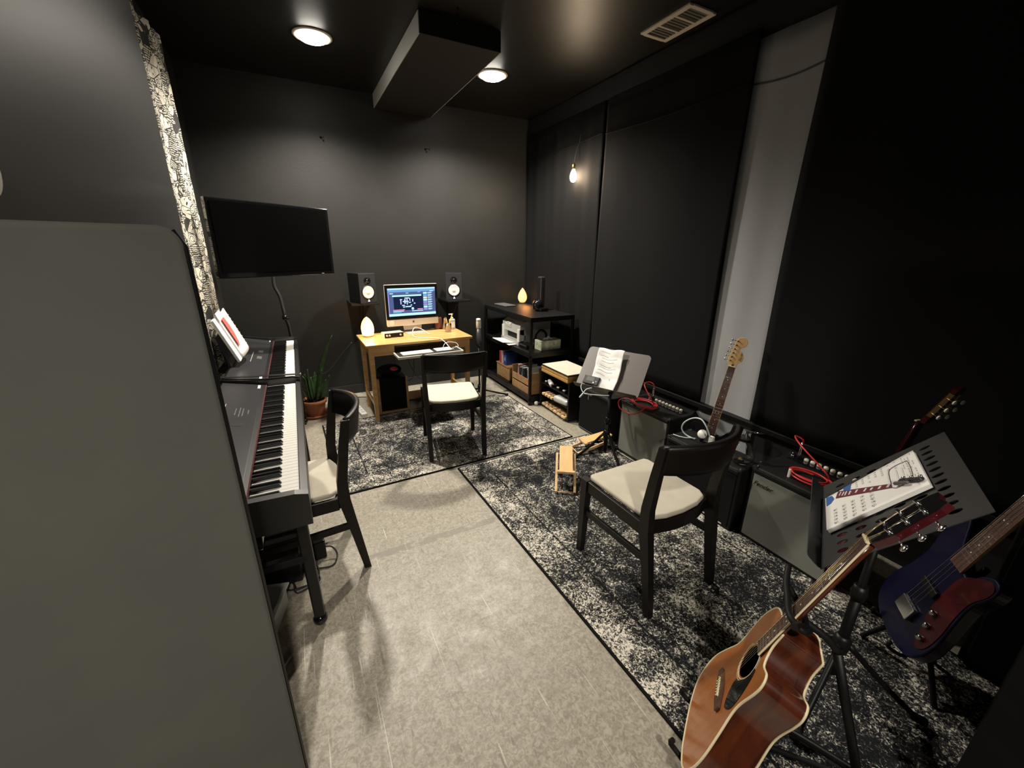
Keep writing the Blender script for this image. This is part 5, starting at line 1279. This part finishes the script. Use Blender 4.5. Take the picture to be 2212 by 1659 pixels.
# bass on the right
P0, P1 = V((1.873, .356, .30)), V((1.922, .270, .62)); u = (P1-P0).normalized(); nrm = V((-.62, .74, .25)); nrm = (nrm-u*nrm.dot(u)).normalized(); w = u.cross(nrm)
Gb = Matrix.Translation(P0+u*.864-nrm*.016) @ Matrix((w, u, nrm)).transposed().to_4x4()
t = thing('bass_guitar', 'four-string bass with deep blue body and dark red pickguard, in the shadows on the right', 'guitar', mw=Gb)
neck_parts(t, .042, .062, .640, 20, .864, (3, 5, 7, 9, 12, 15, 17, 19), .010, 'rosewood', 'pine')
hs = [(-.021, 0), (-.045, .03), (-.05, .12), (-.03, .21), (.02, .235), (.05, .20), (.03, .16), (.035, .06), (.021, 0)]
MB().prism(hs, -.010, .006).build('headstock', 'headred', t)
for k in range(4):
    x, y = -.025+.006*k, .05+k*.042
    m = MB(); m.cyl((x, y, .006), (x, y, .022), .006, seg=10); m.cyl((x, y, -.012), (x-.035, y, -.012), .003, seg=8); g = m.build('tuning_peg', 'chrome', t)
    MB().ell((x-.045, y, -.012), .012, .012, .005).build('peg_button', 'chrome', g)
    MB().cyl((-.015+.010*k, .003, .016), (-.0285+.019*k, -.864, .022), .0011-.0001*k, seg=5).build('string', 'chrome', t)
    MB().cyl((-.015+.010*k, .003, .016), (x, y, .014), .0009, seg=5).build('string', 'chrome', t)
bo = [(-.035, -.585), (-.10, -.50), (-.14, -.49), (-.160, -.53), (-.160, -.60), (-.142, -.68), (-.148, -.76), (-.170, -.85), (-.168, -.93), (-.12, -.99), (0, -1.01), (.12, -.99), (.168, -.93), (.172, -.85), (.150, -.75), (.142, -.68), (.160, -.62), (.155, -.575), (.12, -.565), (.085, -.59), (.05, -.635)]
bo = [(p.x, p.y) for p in spline([(x, y, 0) for x, y in bo], 4, True)]
o = MB().prism(bo, -.036, .004).build('body', 'bass_blue', t); b = o.modifiers.new('bev', 'BEVEL'); b.width = .006; b.segments = 3; b.limit_method = 'ANGLE'
pgd = spline([(.045, -.650, 0), (.090, -.602, 0), (.122, -.580, 0), (.150, -.590, 0), (.152, -.625, 0), (.134, -.68, 0), (.140, -.75, 0), (.158, -.83, 0), (.158, -.90, 0), (.125, -.93, 0), (.085, -.86, 0), (.055, -.80, 0), (.042, -.72, 0)], 4, True)
MB().prism([(p.x, p.y) for p in pgd], .0042, .0062).build('pickguard', 'bass_red', t)
MB().box((0, -.878, .014), (.085, .055, .016), bev=.003).build('bridge', 'chrome', t)
for x in (-.0, ): MB().box((x, -.76, .012), (.09, .03, .012), bev=.003).build('pickup', 'black', t)
for k in range(3): MB().lathe([(.011, .006), (.010, .020), (.001, .021)], (.085+.020*k, -.80-.045*k, 0), seg=16).build('control_knob', 'chrome', t)
MB().lathe([(.007, 0), (.005, .012), (.008, .016), (.001, .017)], (-.135, -.515, .002), seg=12).build('strap_button', 'chrome', t)
t = thing('guitar_stand', 'small black floor stand holding the red and blue bass in the shadows', 'guitar stand', (0, 0, 0))
bb = Gb @ V((0, -1.0, -.09)); bb.z = 0
for dx, dy in ((.12, -.05), (-.10, -.12), (.0, .14)): MB().tube([bb+V((0, 0, .26)), bb+V((dx*.6, dy*.6, .12)), bb+V((dx, dy, .013))], .009, 8, sm=3).build('leg', 'blackm', t)
MB().cyl(bb+V((0, 0, .24)), Gb @ V((0, -.60, -.06)), .010).build('pole', 'blackm', t)
for s in (-1, 1): MB().tube([bb+V((0, 0, .20)), Gb @ V((s*.08, -1.02, -.045)), Gb @ V((s*.08, -1.022, .015)), Gb @ V((s*.08, -.995, .022))], .007, 8, sm=3).build('body_cradle', 'rubber', t)

# classical guitar leaning at the right wall
u = V((.15, -.14, .98)).normalized(); nrm = V((.05, .95, .3)); nrm = (nrm-u*nrm.dot(u)).normalized(); w = u.cross(nrm)
Gc = Matrix.Translation((2.265, .597, .871)) @ Matrix((w, u, nrm)).transposed().to_4x4()
t = thing('classical_guitar', 'dark guitar with pearl tuning buttons standing against the right wall behind the perforated stand', 'guitar', mw=Gc)
out2 = [(x*.75, y*.90-.33) for x, y in outline(BASS, PLAIN)]
MB().prism(out2, -.095, 0, 0, smooth_side=True).build('body', 'headred', t)
neck_parts(t, .050, .060, .42, 18, .65, (5, 7, 9), .009, 'rosewood', 'headred')
MB().prism([(-.025, .006), (-.034, .03), (-.036, .18), (-.02, .195), (0, .19), (.02, .195), (.036, .18), (.034, .03), (.025, .006)], -.018, 0).xf(Matrix.Rotation(-.2, 4, 'X')).build('headstock', 'headred', t)
for s in (-1, 1):
    MB().box((s*.036, .10, -.012), (.003, .115, .016)).xf(Matrix.Rotation(-.2, 4, 'X')).build('tuner_plate', 'brass', t)
    for k in range(3):
        y = .06+k*.038; m = MB(); m.cyl((s*.036, y, -.010), (s*.044, y, -.030), .002, seg=8); m.xf(Matrix.Rotation(-.2, 4, 'X')); g = m.build('tuning_peg', 'brass', t)
        m = MB(); m.ell((s*.048, y, -.040), .010, .010, .006); m.xf(Matrix.Rotation(-.2, 4, 'X')); m.build('peg_button', 'pearl', g)

# ------------------------------------------------------------------ wooden footstools
def footstool(label, loc, rz, fold=0, tilt=0):
    t = thing('guitar_footstool', label, 'footstool', loc, rz, 'folding wooden footstools')
    # outer frame (two long legs) sloping, inner frame with top board
    for s in (-1, 1):
        m = MB(); m.bar((s*.062, -.16, .010), (s*.062, .13, .125*(1-fold)+.02), .016, .022, bev=.002); m.build('frame_rail', 'beech', t)
    top = MB().box((0, .03, .128*(1-fold)+.03), (.092, .25, .012), bev=.002, rot=Matrix.Rotation(.30*(1-fold)+tilt, 3, 'X')).build('foot_board', 'maple', t)
    MB().box((0, -.085, .092*(1-fold)+.03), (.118, .024, .016), bev=.002).build('front_crossbar', 'beech', t)
    for s in (-1, 1):
        m = MB(); m.bar((s*.042, .155, .012), (s*.042, -.085, .085*(1-fold)+.02), .014, .020, bev=.002); m.build('support_leg', 'black', t)
    for (y, z) in ((-.155, .012), (.125, .125*(1-fold)+.02), (.15, .014)):
        m = MB(); m.cyl((-.066, y, z), (.066, y, z), .0045, seg=8); m.build('dowel', 'beech', t)
    return t
footstool('pale wooden folding footstool set up on the rug in front of the nearest chair', (1.484, 2.02, .009), math.radians(-34))
footstool('pale wooden footstool lying half folded behind the first music stand pole', (1.96, 2.33, .006), math.radians(-99), .45, .0)

# ------------------------------------------------------------------ world and view
w_ = bpy.data.worlds.new('world'); SC.world = w_; w_.use_nodes = True
w_.node_tree.nodes['Background'].inputs[0].default_value = (.02, .02, .02, 1); w_.node_tree.nodes['Background'].inputs[1].default_value = .3
SC.view_settings.view_transform = 'Standard'; SC.view_settings.look = 'None'; SC.view_settings.exposure = 0.15; SC.view_settings.gamma = 1
SC.view_settings.use_curve_mapping = False
for o in list(bpy.data.objects):
    if o.type == 'MESH' and o.parent is None and 'kind' not in o and 'label' not in o: print('UNTAGGED', o.name)
